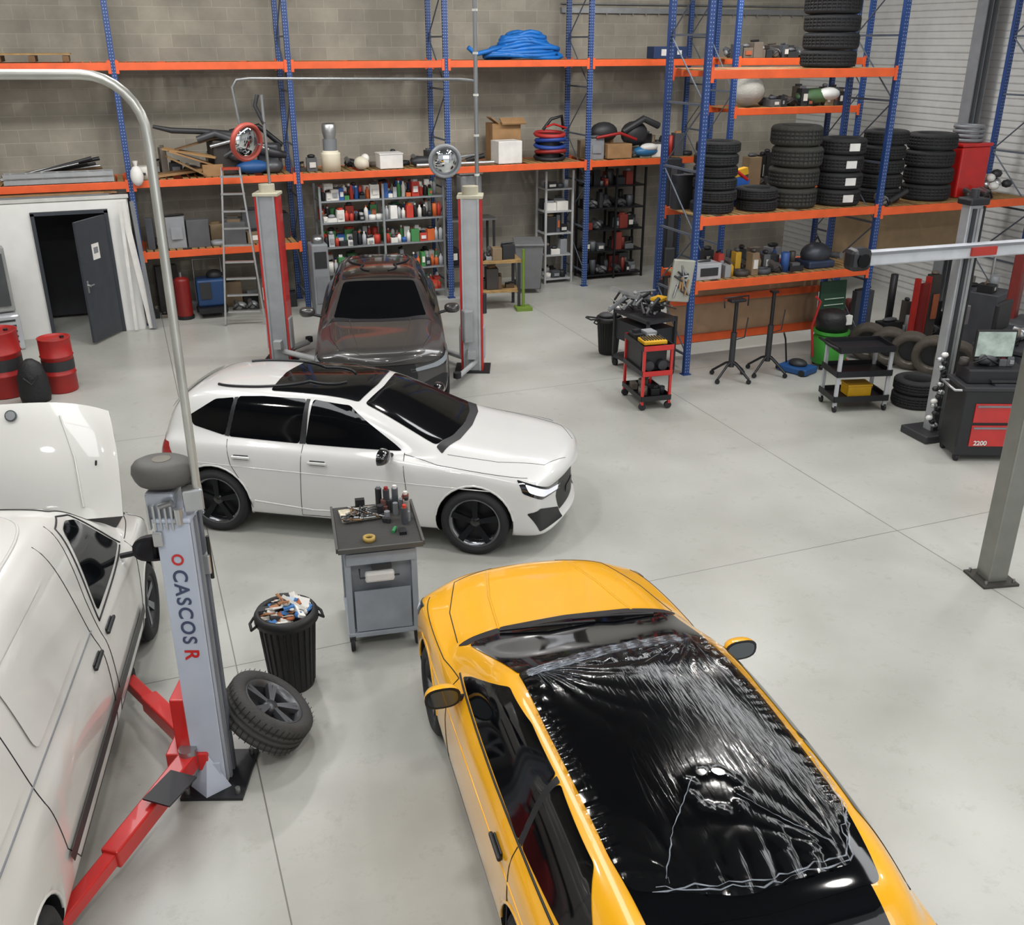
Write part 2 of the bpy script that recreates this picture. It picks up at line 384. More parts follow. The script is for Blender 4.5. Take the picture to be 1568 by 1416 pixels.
    def finish(s): s.mb.build('trim_and_glass', (0, 0, 0), 0, s.e)

NOSE = [(2.17,.79,.25,.67,.73,.62,.42,.24),(2.14,.85,.19,.74,.815,.69,.46,.23),(1.98,.885,.165,.80,.875,.74,.5,.16)]
HATCH = NOSE+[(1.45,.895,.16,.86,.94,.765,.54,.06),
 (1.0,.90,.16,.89,.995,.775,.60,.02),(.74,.90,.16,.905,1.10,.78,.635,0),(.38,.90,.16,.92,1.275,.785,.62,0),(.08,.90,.16,.93,1.39,.785,.60,0),
 (-.3,.90,.16,.935,1.43,.785,.595,0),(-.9,.90,.16,.945,1.43,.78,.585,0),(-1.38,.895,.16,.955,1.41,.765,.575,0),(-1.72,.885,.17,.96,1.365,.745,.555,-.03),
 (-1.86,.875,.19,.95,1.20,.72,.54,-.08),(-1.96,.86,.21,.90,1.04,.68,.50,-.12),(-2.02,.845,.24,.82,.90,.62,.44,-.15),(-2.05,.79,.29,.74,.79,.56,.40,-.17)]
LONGROOF = NOSE+[(1.35,.90,.16,.865,.945,.79,.57,.06),
 (.90,.90,.16,.895,.995,.81,.66,.02),(.60,.90,.16,.91,1.10,.82,.685,0),(.22,.90,.16,.92,1.265,.82,.665,0),(-.08,.90,.16,.93,1.365,.82,.65,0),
 (-.45,.90,.16,.935,1.40,.82,.645,0),(-1.1,.90,.16,.945,1.405,.815,.635,0),(-1.6,.895,.16,.955,1.375,.80,.62,0),(-1.93,.885,.17,.955,1.30,.775,.59,-.03),
 (-2.07,.875,.19,.94,1.12,.73,.56,-.08),(-2.15,.86,.22,.89,.98,.69,.50,-.12),(-2.2,.84,.25,.80,.86,.62,.44,-.14),(-2.22,.79,.30,.72,.77,.56,.40,-.15)]
def sym(p): return p+[(x, -y) for x, y in p[::-1] if y != 0]
TAIL = C('9c1418', .15, coat=1.); HLD = C('1a1c20', .1, coat=1.)
def front_rear(c, lamp, grille=BLACK, tx=-1.96):
    cn = (1.98*c.sc[0], .64*c.sc[1])
    c.az(45, [(-.25,.63),(.0,.68),(.33,.80),(.31,.68),(.12,.59),(-.22,.55)], HLD, cen=cn)
    c.az(45, [(-.19,.615),(.02,.66),(.28,.765),(.26,.69),(.09,.61),(-.17,.57)], lamp, off=.008, cen=cn)
    c.az(30, [(-.22,.25),(.22,.27),(.34,.48),(.22,.51),(-.16,.37)], BLACK, cen=(2.05*c.sc[0], .62*c.sc[1]))
    c.az(0, [(-.40,.33),(.40,.33),(.47,.50),(.43,.675),(-.43,.675),(-.47,.50)], grille, mirror=False)
    c.az(135, [(-.28,.78),(.22,.80),(.24,.90),(-.22,.92)], TAIL, cen=(tx*c.sc[0], .72*c.sc[1]))
    c.az(180, [(-.5,.25),(.5,.25),(.46,.36),(-.46,.36)], BLACK, mirror=False)
    c.side([(.95,.24),(.93,.19),(-.92,.19),(-.94,.24)], BLACK, soft=.01)

# ---- white hot hatch ---------------------------------------------------------
WP = C('d2d2d0', .28, coat=1., var=.01, name='white_paint')
h = atan2(-.53, .849)
sc = (1.04, 1.03, 1.04)
WINS = [[(.60,.975),(.52,1.03),(.04,1.325),(-.33,1.36),(-.36,.985)], [(-.42,.985),(-.40,1.36),(-.85,1.36),(-1.10,1.345),(-1.15,1.0)],
        [(-1.19,1.005),(-1.14,1.335),(-1.34,1.31),(-1.60,1.15),(-1.54,1.07)]]
c = Car('white_hatchback_car', HATCH, sc, WP, (2.07, 9.68, 0), h, (1.31*1.04, -1.32*1.04), .345)
WS = sym([(1.02,0),(.99,.35),(.90,.64),(.16,.50),(.19,0)])
CW = sym([(1.10,0),(1.07,.4),(.97,.71),(.90,.66),(.98,.37),(1.02,0)])
def glasswork(c, wins, ws=WS, cw=CW):
    c.top(cw, BLACK, off=.003, soft=.02, step=.04); c.top(ws, GLASS, off=.005, soft=.05)
    for w in wins: c.side(w, GLASS)
    c.az(180, [(-.52,1.06),(.52,1.06),(.46,1.29),(-.46,1.29)], GLASS, mirror=False)
glasswork(c, WINS)
c.side([(-.355,.985),(-.36,1.36),(-.40,1.36),(-.42,.985)], BLACK, soft=.005)
c.side([(-1.145,1.0),(-1.10,1.34),(-1.14,1.335),(-1.195,1.005)], BLACK, soft=.005)
c.top(sym([(.13,0),(.10,.50),(-.80,.49),(-.84,0)]), GLASS, off=.006)
c.seam([(.05,1.395),(-.5,1.415),(-1.4,1.38)], BLACK, .015, off=.01)
for l in ([(.62,.96),(.66,.6),(.60,.28),(-.42,.26)], [(-.38,.98),(-.40,.6),(-.42,.26)], [(-1.16,.98),(-1.12,.75),(-.98,.5),(-.93,.30)], [(1.80,.80),(.95,.885),(.62,.95)]): c.seam(l, r=.0035)
c.seamtop([(1.02,.70),(1.5,.66),(1.92,.54),(2.08,.25)], BLACK, .003)
c.seam([(1.5,.68),(.6,.70),(-.4,.72),(-1.85,.75)], WP, .006, off=-.002); c.seam([(.55,.36),(-.3,.33),(-.9,.38)], WP, .01, off=-.004)
for x in (-.22, -1.0): c.handle(x, .83, WP)
front_rear(c, C('eef0fa', .15, emit=.4), C('101114', .4, bump=.5, scale=20))
c.az(0, [(-.2,.42),(.2,.42),(.2,.50),(-.2,.50)], BLACK, off=.012, mirror=False)
c.top(sym([(-1.72,0),(-1.74,.5),(-1.87,.48),(-1.87,0)]), WP, off=.03)
c.mirrors(.50, .99*1.04, .90, C('0c0d0f', .15, coat=1.))
c.finish()
for x in (1.31*1.04, -1.32*1.04):
    for sg in (-1, 1): wheel_obj('wheel', c.e, x, sg*.815, .345, C('101113', .2, coat=.6), C('2a2b2f', .15, .9), 5, False, C('7a7c80', .25, .9), rr=.76)

# ---- yellow three-door ----------------------------------------------------------
YP = C('f3b012', .28, coat=1., var=.015, name='yellow_paint')
sc = (1.0, 1.06, 1.0)
hy = radians(90-6)
c = Car('yellow_coupe_car', LONGROOF, sc, YP, (2.36, 4.40, 0), hy, (1.28, -1.24), .33)
glasswork(c, [[(.48,.985),(.38,1.05),(-.10,1.285),(-.50,1.325),(-.93,1.33),(-.96,.99)], [(-1.01,.995),(-.98,1.33),(-1.50,1.30),(-1.80,1.12),(-1.74,1.04)]],
    sym([(.93,0),(.90,.38),(.80,.69),(-.02,.575),(.0,0)]), sym([(1.01,0),(.98,.42),(.87,.75),(.80,.70),(.89,.39),(.93,0)]))
c.side([(-.955,.99),(-.93,1.33),(-.98,1.33),(-1.01,.995)], BLACK, soft=.005)
c.top(sym([(.02,0),(-.0,.578),(-.6,.585),(-1.5,.565),(-1.88,.52),(-1.92,0)]), GLASS, off=.006)
for l in ([(.52,.95),(.58,.6),(.54,.28),(-.98,.26)], [(-.98,.97),(-1.02,.6),(-.98,.26)], [(1.80,.80),(.85,.885),(.52,.95)]): c.seam(l)
c.seamtop([(.92,.74),(1.4,.70),(1.90,.57),(2.07,.25)], BLACK, .004)
c.seamtop([(.95,.46),(1.5,.40),(2.0,.30)], YP, .012, off=-.004)
c.seam([(1.5,.69),(.5,.73),(-1.9,.79)], YP, .009, off=-.003)
c.seam([(.55,.965),(-.5,.97),(-1.75,1.0)], BLACK, .008)
c.handle(-.80, .82, BLACK)
front_rear(c, C('dfe4ea', .15, emit=.2), tx=-2.08)
c.mirrors(.33, .97, .88, YP)
for y0, y1 in ((.50,-.15),(-.02,-.58)):
    a = c.cast((.88, y0, 4), (0,0,-1), .02); b = c.cast((.78, y1, 4), (0,0,-1), .015)
    m_ = c.cast((.80, (y0+y1)/2, 4), (0,0,-1), .03); c.mb.tube([a, m_, b], .010, BLACK, 6)
c.finish()
wr = MB(); WM = mat_wrap()
anch = [(0.02, -.50, 24, .6), (-.05, .50, 22, .6), (-1.75, -.45, 22, .6), (-1.7, .3, 14, .4)]
def wf(p):
    s_ = .004
    for ax, ay, k, rd in anch:
        dx_, dy_ = p[0]-ax, p[1]-ay; d = sqrt(dx_*dx_+dy_*dy_); a = atan2(dy_, dx_)
        s_ += .0085*math.exp(-d/rd*1.7)*abs(sin(a*k/2+1.0*sin(d*5)+.4*sin(a*7)))*min(1, d*6)
    e = max(0, abs(p[1])-.51); s_ += .009*min(1, e*10)*abs(sin(p[0]*38+2*sin(p[0]*9)))
    e = max(0, p[0]+.14); s_ += .018*min(1, e*6)*abs(sin(p[1]*30+5*p[0]))
    e = max(0, -1.5-p[0]); s_ += .010*min(1, e*5)*abs(sin(p[1]*26+4*p[0]))
    s_ += .002*sin(p[0]*5.1+1)*sin(p[1]*6.3)
    d = sqrt((p[0]+1.3)**2+(p[1]+.02)**2); s_ += .008*math.exp(-((d-.13)/.03)**2)*(1+.5*sin(atan2(p[1]+.02, p[0]+1.3)*9))
    return s_
c.top([(.12,-.10),(.03,.30),(-.04,.565),(-.5,.60),(-1.2,.59),(-1.70,.54),(-1.84,.1),(-1.80,-.42),(-1.5,-.57),(-.7,-.60),(.06,-.60),(.16,-.45)], WM, off=.006, step=.014, fn=wf, mb=wr)
FOLD = C('b4bcc6', .12, alpha=.34, var=.3, scale=14)  # crumpled film; its pale tone also puts the folds' highlights into the colour
def fold(pts, r, amp=.02, k=10, lift=.022):
    P = []
    for i in range(len(pts)-1):
        for j in range(k):
            t = j/k; x = pts[i][0]*(1-t)+pts[i+1][0]*t+random.uniform(-amp, amp); y = pts[i][1]*(1-t)+pts[i+1][1]*t+random.uniform(-amp, amp)
            q = c.cast((x, y*1.06, 4), (0, 0, -1), lift)
            if q is not None: P.append(q)
    if len(P) > 2: wr.tube(P, [r*random.uniform(.2, 1.2) for _ in P], FOLD, 4)
for k in range(10):
    o_ = k*.012; fold([(-.04-o_*.6,.54),(.03-o_,.30),(.11-o_,-.10),(.15-o_*1.2,-.45)], .0045, .006, 12)
for k in range(12):
    a = radians(185+k*7); l = random.uniform(.2, .5); fold([(-.02,.50),(-.02+cos(a)*l,.50+sin(a)*l*.9)], .0016, .003, 8, .016)
    a = radians(175-k*7); l = random.uniform(.2, .55); fold([(.08,-.48),(.08+cos(a)*l,-.48+sin(a)*l)], .0016, .003, 8, .016)
for k in range(2): fold([(-1.74+k*.02,.45),(-1.82+k*.02,.0),(-1.78+k*.03,-.42),(-1.5,-.56+k*.02),(-1.1,-.58)], .005, .012, 10)
for (a, b) in (((-1.2,.06),(-1.72,.40)), ((-1.35,-.10),(-1.72,-.42))): fold([a, ((a[0]+b[0])/2, (a[1]+b[1])/2+.03), b], .003, .004)
wr.build('plastic_wrap', (0, 0, 0), 0, c.e)
for x in (1.28, -1.24):
    for sg in (-1, 1): wheel_obj('wheel', c.e, x, sg*.83, .33, DK, C('8a8c90', .3, .8), 5, True)

# ---- dark hatch on the far lift ---------------------------------------------
DP = C('3c3a39', .3, .25, coat=.8, var=.02, name='dark_grey_paint')
sc = (1.02, 1.03, 1.08)
dx = (-.24, -.97); hd = atan2(dx[1], dx[0])
c = Car('dark_hatchback_car', HATCH, sc, DP, (3.38, 14.40, 0), hd, (1.34, -1.36), .35)
glasswork(c, WINS)
c.top(sym([(.10,0),(.08,.53),(-1.6,.48),(-1.6,0)]), C('0e0e10', .15, coat=.5), off=.006)
c.seam([(.05,1.395),(-.5,1.415),(-1.4,1.375)], C('303134', .4, .5), .016, off=.012)
c.seamtop([(1.04,.70),(1.5,.66),(1.92,.54),(2.08,.25)], BLACK, .004); c.seamtop([(1.0,.42),(1.5,.36),(2.0,.28)], DP, .008, off=-.002)
front_rear(c, C('8f969e', .1, coat=1.))
c.az(0, [(-.05,.50),(.05,.50),(.05,.60),(-.05,.60)], CHROME, off=.012, mirror=False)
c.mirrors(.52, .99*1.08, .93, DP)
c.finish()
for x in (1.34, -1.36):
    for sg in (-1, 1): wheel_obj('wheel', c.e, x, sg*.82, .35, DK, C('9a9ca0', .3, .8), 5, True)

# ---- white van with raised bonnet -------------------------------------------------
VAN = [(2.35,.74,.30,.70,.77,.60,.4,.24),(2.31,.82,.24,.82,.90,.66,.44,.22),(2.15,.87,.21,.92,1.0,.70,.48,.16),(1.9,.89,.2,.98,1.07,.72,.5,.1),(1.5,.90,.2,1.01,1.14,.77,.56,.03),
 (1.32,.905,.2,1.02,1.22,.79,.61,0),(1.0,.91,.2,1.02,1.45,.81,.62,0),(.68,.91,.2,1.02,1.68,.82,.61,0),(.38,.91,.2,1.02,1.80,.825,.60,0),
 (-.2,.91,.2,1.02,1.85,.83,.61,0),(-1.2,.91,.2,1.03,1.86,.83,.615,0),(-2.4,.905,.2,1.04,1.85,.825,.615,0),(-2.85,.89,.22,1.04,1.78,.79,.60,-.03),(-3.0,.86,.28,1.0,1.58,.74,.55,-.05)]
VP = C('cccbc6', .32, coat=.8, var=.02, scale=3, name='van_white_paint')
hv = radians(90-10)
c = Car('white_van', VAN, (1., 1., 1.), VP, (-1.42, 6.50, 0), hv, (1.5, -2.2), .33)
c.top(sym([(1.40,0),(1.36,.4),(1.27,.62),(.50,.52),(.52,0)]), GLASS, off=.006)
c.side([(1.14,1.09),(1.02,1.20),(.66,1.54),(.48,1.62),(.32,1.62),(.08,1.10)], C('0b0d10', .06, var=0), soft=.05)
c.seam([(1.18,1.07),(1.02,1.24),(.66,1.58),(.46,1.665),(.26,1.665),(.02,1.06)], BLACK, .008, True)
for l in ([(1.26,1.04),(1.18,.8),(1.04,.35),(.0,.33),(-.06,1.0),(.0,1.25),(.2,1.72)], [(-.14,1.74),(-.19,1.1),(-.17,.33),(-1.40,.33),(-1.62,.6),(-1.70,1.0),(-1.70,1.74)],
          [(1.95,.98),(1.3,1.04)]): c.seam(l, r=.004)
c.seam([(-.17,1.10),(-1.7,1.11),(-2.9,1.10)], MGREY, .007)
c.side([(1.05,.575),(1.07,.485),(-1.6,.485),(-1.65,.575)], BLACK, off=.018, soft=.01)
c.side([(-2.65,.575),(-2.63,.485),(-2.9,.485),(-2.9,.575)], BLACK, off=.018, soft=.01)
c.seam([(.95,1.62),(.40,1.77),(-.5,1.795),(-2.7,1.79)], C('c2c1bd', .4), .012, off=-.004)
c.handle(.10, .97, BLACK, .22); c.handle(-.34, .97, BLACK, .22)
c.side([(-.40,1.62),(-.34,1.18),(-1.5,1.18),(-1.5,1.64)], VP, off=.010, soft=.08)
c.side([(-1.82,1.64),(-1.82,1.18),(-2.75,1.18),(-2.7,1.64)], VP, off=.010, soft=.08)
c.top(sym([(2.2,0),(2.1,.5),(1.95,.70),(1.44,.72),(1.44,0)]), C('101012', .6, bump=.6), off=.006)
c.az(0, [(-.4,.34),(.4,.34),(.42,.5),(-.42,.5)], BLACK, mirror=False)
c.az(45, [(-.2,.72),(.1,.74),(.25,.90),(.2,.97),(-.1,.86)], C('b9c0c8', .1, coat=1.), cen=(2.12, .66))
c.az(165, [(-.06,.85),(.06,.85),(.06,1.5),(-.04,1.5)], TAIL, cen=(-2.94, .80))
c.mirrors(.92, 1.12, .92, BLACK, sz=1.4, gl='3c4146')
c.finish()
hb = MB(); P = []; F = []; nx, ny = 14, 22
for side_ in (0, 1):
    for i in range(nx+1):
        t = i/nx
        for j in range(ny+1):
            u = -1+2*j/ny; wd = .78-.07*t**3
            xx = .97*t*(1-.10*abs(u)**3)
            P.append((xx, u*wd, .06*(1-abs(u)**2.2)-.09*t**4-.02*side_-(.03 if abs(u) > .97 else 0)))
k = (nx+1)*(ny+1)
for s_ in (0, 1):
    for i in range(nx):
        for j in range(ny):
            a = s_*k+i*(ny+1)+j; q = (a, a+ny+1, a+ny+2, a+1); F.append(q if s_ == 0 else q[::-1])
hb.add(P[:k], F[:nx*ny], VP, True)
hb.add(P[k:], [tuple(x-k for x in f) for f in F[nx*ny:]], MGREY, True)
edge = [i*(ny+1) for i in range(nx+1)]+[nx*(ny+1)+j for j in range(ny+1)]+[i*(ny+1)+ny for i in range(nx, -1, -1)]
hb.add([P[i] for i in edge]+[P[i+k] for i in edge], [(i, i+1, len(edge)+i+1, len(edge)+i) for i in range(len(edge)-1)], VP, True)
hb.cyl((.87, 0, .01), (.87, 0, .03), .045, C('6c7076', .2, .9), n=24); hb.cyl((.87, 0, .03), (.87, 0, .035), .036, C('c9ccd0', .2, .9), n=24)
for s_ in (-1, 1): hb.tube([(.1, s_*.5, .048), (.5, s_*.46, .042), (.85, s_*.36, .0)], .008, VP, 6)
o = hb.build('bonnet', (1.47, 0, 1.16), 0, c.e); o.rotation_euler = (0, radians(-66), 0)
bay = MB()
bay.box((1.80, .05, 1.09), (.36, .5, .10), DK, bev=.02); bay.box((1.72, -.45, 1.09), (.26, .2, .12), BLACK, bev=.02); bay.cyl((1.9, .45, 1.0), (1.9, .45, 1.13), .05, YEL)
bay.tube([(1.95, -.5, 1.06), (1.7, -.55, 1.3), (1.62, -.62, 1.6)], .008, BLACK)
bay.build('engine_bay', (0, 0, 0), 0, c.e)
for x in (1.5, -2.2):
    for sg in (-1, 1): wheel_obj('wheel', c.e, x, sg*.79, .33, DK, MGREY, 6, False)

# ------------------------------------------------------------------ room shell
X0, X1, Y0, Y1, HT = -8., 14.6, -6., 19.85, 7.2
mb = MB(); mb.box(((X0+X1)/2, (Y0+Y1)/2, -.1), (X1-X0, Y1-Y0, .2), mat_floor()); mb.build('floor')
BW = mat_blocks('928d82', '9e998d', 'aca79a')
mb = MB(); mb.box(((X0+X1)/2, Y1+.1, HT/2), (X1-X0, .2, HT), BW); mb.build('wall_back')
mb = MB(); mb.box((X0-.1, (Y0+Y1)/2, HT/2), (.2, Y1-Y0, HT), BW); mb.build('wall_left')
mb = MB(); pw = C('bfc0be', .6, var=.04)
mb.box((X1+.1, (Y0+Y1)/2, HT/2), (.2, Y1-Y0, HT), pw)
for i in range(58): mb.box((X1-.006, (Y0+Y1)/2, .1+i*.12), (.012, Y1-Y0, .02), C('adaeac', .6))
mb.build('wall_right')
mb = MB(); mb.box(((X0+X1)/2, (Y0+Y1)/2, HT+.1), (X1-X0, Y1-Y0, .2), C('6f7276', .8)); mb.build('ceiling')
mb = MB()
mb.box((0, 0, HT/2), (.02, .22, HT), MGREY); mb.box((-.12, 0, HT/2), (.02, .24, HT), MGREY); mb.box((.12, 0, HT/2), (.02, .24, HT), MGREY)
mb.build('trim_1', (14.25, 14.35, 0))
mb = MB(); mb.box((0, 0, 0), (5.9, .06, .10), GALV); mb.cyl((-2.95, 0, .12), (2.95, 0, .12), .015, GALV)
for i in range(20): mb.box((-2.85+i*.3, -.03, -.07), (.02, .02, .06), GALV)
mb.build('trim_2', (11.6, 19.8, 5.30))
mb = MB(); PG = C('84857f', .32, .6, var=.08)
mb.box((0, 0, HT/2+.01), (.2, .2, HT-.02), PG, bev=.015); mb.box((0, 0, .012), (.36, .34, .024), C('4a4743', .6, .5))
for a in (-1, 1):
    for b in (-1, 1): mb.cyl((a*.14, b*.13, .02), (a*.14, b*.13, .06), .014, STEEL, n=6)
mb.build('steel_pillar', (7.18, 5.97, 0), radians(-12))

OW = C('dededb', .6, var=.03)
mb = MB()
mb.box((-2.09, 0, 1.13), (1.12, .1, 2.26), OW); mb.box((-.17, 0, 1.13), (.32, .1, 2.26), OW); mb.box((-.93, 0, 2.19), (1.2, .1, .14), OW)
mb.box((-.02, .7, 1.13), (.06, 1.35, 2.26), OW); mb.box((-2.62, .7, 1.13), (.06, 1.35, 2.26), OW)
mb.box((-1.32, .68, 2.28), (2.66, 1.45, .05), C('a9a8a2', .7))
mb.box((-1.32, -.03, 2.31), (2.7, .06, .06), C('bfbfbb', .5))
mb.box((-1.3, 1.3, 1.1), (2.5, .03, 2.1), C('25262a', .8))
mb.build('wall_partition', (0, 18.3, 0))
mb = MB(); DG = C('343940', .4)
mb.box((-1.50, -.075, 1.05), (.06, .04, 2.1), DG); mb.box((-.36, -.075, 1.05), (.06, .04, 2.1), DG); mb.box((-.93, -.075, 2.09), (1.20, .04, .06), DG)
mb.M = Matrix.Translation((-.40, -.11, 0)) @ Matrix.Rotation(radians(180+58), 4, 'Z')
mb.box((.43, 0, 1.04), (.86, .045, 2.0), DG, bev=.006); mb.box((.42, -.03, 1.5), (.2, .004, .22), WHITE); mb.box((.42, .026, 1.5), (.2, .004, .26), WHITE)
mb.box((.42, .03, 1.52), (.12, .003, .1), MGREY)
mb.cyl((.79, .03, 1.0), (.79, .08, 1.0), .02, ALU); mb.cyl((.79, .07, 1.0), (.68, .07, 1.0), .01, ALU); mb.box((.79, .026, .98), (.04, .008, .2), ALU)
mb.build('door_1', (0, 18.3, 0))
mb = MB()
for i, (x, w) in enumerate(((.03, .10), (.13, .07), (-.12, .05))): mb.box((x, -.02*i, 1.12), (w, .05, 2.22), WHITE if i != 1 else MGREY, ry=radians(-5+3*i), rx=radians(3))
mb.build('leaning_white_boards', (-.02, 18.10, .02))

# ------------------------------------------------------------------ racks
BRC = C('5c6470', .5, .3)
def rack(name, xs, yf, depth, h, levels, slats=True, braces=True):
    mb = MB()
    for x in xs:
        for y in (yf, yf+depth):
            mb.box((x, y, h/2), (.09, .07, h), BLUE); mb.box((x, y, .006), (.14, .12, .012), BLUEP)
        if braces:
            z = .3; k = 0
            while z < h-.9:
                mb.box((x, yf+depth/2, z), (.03, depth, .03), BRC)
                a, b = (yf, yf+depth) if k % 2 == 0 else (yf+depth, yf)
                mb.tube([(x, a, z), (x, b, z+.9)], .014, BRC, 4); z += .9; k += 1
    for (i, z) in levels:
        xa, xb = xs[i], xs[i+1]; cx = (xa+xb)/2; L_ = xb-xa-.09
        for y in (yf-.015, yf+depth+.015):
            mb.box((cx, y, z-.06), (L_, .045, .12), ORANGE, bev=.006)
            for xx in (xa+.06, xb-.06): mb.box((xx, y-.025, z-.07), (.05, .012, .2), ORANGE)
        if slats:
            n = int(L_/.13)
            for k in range(n):
                if (k*7+i) % 11 == 3: continue
                mb.box((xa+.1+(k+.5)*(L_-.1)/n, yf+depth/2, z-.012), (.095, depth-.05, .02), WOOD)
    return mb.build(name)
RA = [-2.75, .1, 2.95, 5.8, 8.72, 11.5]
rack('pallet_rack', RA, 18.5, 1.05, 6.2, [(i, 4.40) for i in range(5)]+[(i, 2.52) for i in range(5)]+[(1, 1.30)])
RB = [7.66, 10.9, 14.1]
rack('pallet_rack', RB, 12.5, 1.05, 6.0, [(0, 4.36), (0, 2.37), (1, 2.34), (0, 1.42)])
rack('pallet_rack', [10.3, 13.1], 15.9, .9, 5.6, [(0, 4.45), (0, 3.62), (0, 2.2)])

# ------------------------------------------------------------------ clutter
PAL = ['a8342c', '2a4f8c', 'd8d6d0', '1e1f22', 'b8902a', '3f7048', '8a8d91', 'a0593a', 'c8c6c0', '44474c', '2f6f90', '9a9da0']
DPAL = ['1e1f22', '2a2b2e', '3b3633', '55575a', '6a6258', '44474c', '7c6a52', '8a8d91', '26282c', '1a1b1d']
def bottle(mb, x, y, z, r, h, m, cap):
    mb.lathe([(.001, 0), (r, 0), (r, h*.7), (r*.4, h*.86), (r*.4, h*.9)], m, T(x, y, z), 12); mb.cyl((x, y, z+h*.88), (x, y, z+h), r*.45, cap, n=10)
def clutter(mb, x0, x1, y0, y1, z, seed, kinds='bbcu', hmax=.3, pal=PAL, dens=1., wmax=.25, rowd=.28):
    rnd = random.Random(seed); y = y1
    rows = max(1, int((y1-y0)/rowd))
    for r in range(rows):
        x = x0; yy = y1-(r+.5)*(y1-y0)/rows; dy = (y1-y0)/rows*.8
        while x < x1-.04:
            k = rnd.choice(kinds); m = C(rnd.choice(pal), .5)
            if k == 'b':
                w = rnd.uniform(.07, wmax); h = rnd.uniform(.06, hmax)
                if x+w > x1: break
                mb.box((x+w/2, yy, z+h/2), (w, min(dy, rnd.uniform(.1, .3)), h), m, rz=rnd.uniform(-.15, .15), bev=.006)
                if h > .1 and rnd.random() < .5: mb.box((x+w/2, yy-min(dy, .2)/2-.01, z+h*.5), (w*.6, .02, h*.4), C(rnd.choice(['d8d6d0', 'c8c6c0', '8a8d91', 'a0593a']), .5), rz=0)
                if rnd.random() < .3: mb.box((x+w/2, yy-dy*.0, z+h+.02), (w*.6, .08, .04), C(rnd.choice(pal), .5), rz=rnd.uniform(-.5, .5))
                elif rnd.random() < .4: mb.ball((x+w/2, yy, z+h+.03), (w*.4, .06, .035), C(rnd.choice(DPAL), .5), 10)
                elif rnd.random() < .4: mb.cyl((x, yy, z+h+.02), (x+w, yy+.05, z+h+.03), .018, C(rnd.choice(DPAL), .4, .5), n=8)
            elif k == 'c':
                w = rnd.uniform(.08, .16); h = rnd.uniform(.08, hmax*.9)
                mb.lathe([(.001, 0), (w/2, 0), (w/2, h), (w/2-.008, h+.004), (w/2-.01, h-.006), (.001, h-.006)], m, T(x+w/2, yy, z), 16)
            elif k == 'u':
                w = .09; bottle(mb, x+w/2, yy, z, .04, rnd.uniform(.16, max(.18, hmax)), m, C(rnd.choice(pal), .4))
            elif k == 'p':
                w = rnd.uniform(.18, .32)
                if x+w > x1: break
                mb.ball((x+w/2, yy, z+.08), (w/2, .1, .08), C(rnd.choice(['2a2b2e', '55575a', '8a8c8e', '3b3633']), .45, .4), 12)
                mb.cyl((x+w*.3, yy-.08, z+.1), (x+w*.3, yy+.1, z+.14), .05, STEEL, n=12); mb.box((x+w*.65, yy, z+.05), (.1, .16, .1), DK, rz=.4, bev=.01)
                mb.tube([(x, yy-.05, z+.03), (x+w*.4, yy-.12, z+.12), (x+w, yy-.06, z+.02)], .012, BLACK, 6)
            elif k == 't':
                w = rnd.uniform(.3, .5)
                mb.cyl((x, yy, z+.05), (x+w, yy+rnd.uniform(-.1, .1), z+rnd.uniform(.05, .2)), rnd.uniform(.02, .05), m, n=10)
            elif k == 's':
                w = .26
                if x+w > x1: break
                mb.lathe([(.07, 0), (.12, 0), (.13, .04), (.12, .08), (.07, .08)], C(rnd.choice(DPAL), .6), T(x+.13, yy, z), 20, closed=True)
            x += w+rnd.uniform(.0, .04)/dens+(rnd.random() < .08/dens)*.08

mb = MB(); z = 2.52
mb.box((.95, 18.9, z+.07), (.8, .4, .04), CARD, ry=-.1); mb.box((1.25, 18.85, z+.28), (1.0, .35, .03), CARD, ry=.35, rz=.1); mb.box((1.5, 18.8, z+.10), (.35, .3, .2), CARD, bev=.005)
mb.box((1.15, 18.8, z+.4), (.9, .3, .025), C('9b7a50', .8), ry=.18, rz=-.2); mb.box((1.05, 18.72, z+.2), (.7, .3, .03), C('7f6340', .8), ry=.5, rz=.1); mb.box((1.3, 18.9, z+.55), (.8, .25, .02), C('6f5438', .8), ry=-.25)
mb.tube([(.6, 18.85, z+.85), (.9, 18.8, z+.78), (1.4, 18.8, z+.75), (1.9, 18.85, z+.66), (2.3, 18.9, z+.5)], [.03, .05, .05, .09, .1], DK, 10)
mb.tube([(1.3, 18.75, z+.62), (1.6, 18.7, z+.72), (1.9, 18.75, z+.6)], .06, C('3a3c40', .4), 10)
mb.tube([(1.7, 18.8, z+.3), (2.1, 18.75, z+.5), (2.6, 18.8, z+.35), (2.82, 18.8, z+.3)], [.06, .1, .09, .06], C('2b2c30', .4), 10); mb.ball((2.2, 18.75, z+.13), (.3, .16, .12), C('1d4e86', .5))
mb.box((2.3, 19.0, z+.5), (.8, .3, .05), DK, ry=.3, rz=.2); mb.tube([(1.9, 19.1, z+.7), (2.4, 19.0, z+.8), (2.8, 19.1, z+.45)], .05, BLACK)
mb.box((1.75, 18.95, z+.3), (.5, .4, .6), C('2f2b28', .6), bev=.03, rz=.2); mb.box((2.55, 19.0, z+.25), (.4, .4, .5), C('3b3d42', .5), bev=.05, rz=-.3); mb.tube([(1.5, 18.7, z+.5), (2.0, 18.65, z+.62), (2.5, 18.7, z+.42)], .035, STEEL)
mb.ball((2.55, 18.78, z+.12), (.2, .15, .12), C('55575a', .4, .4)); mb.ball((1.95, 18.7, z+.32), (.16, .1, .09), C('2a2b2e', .4))
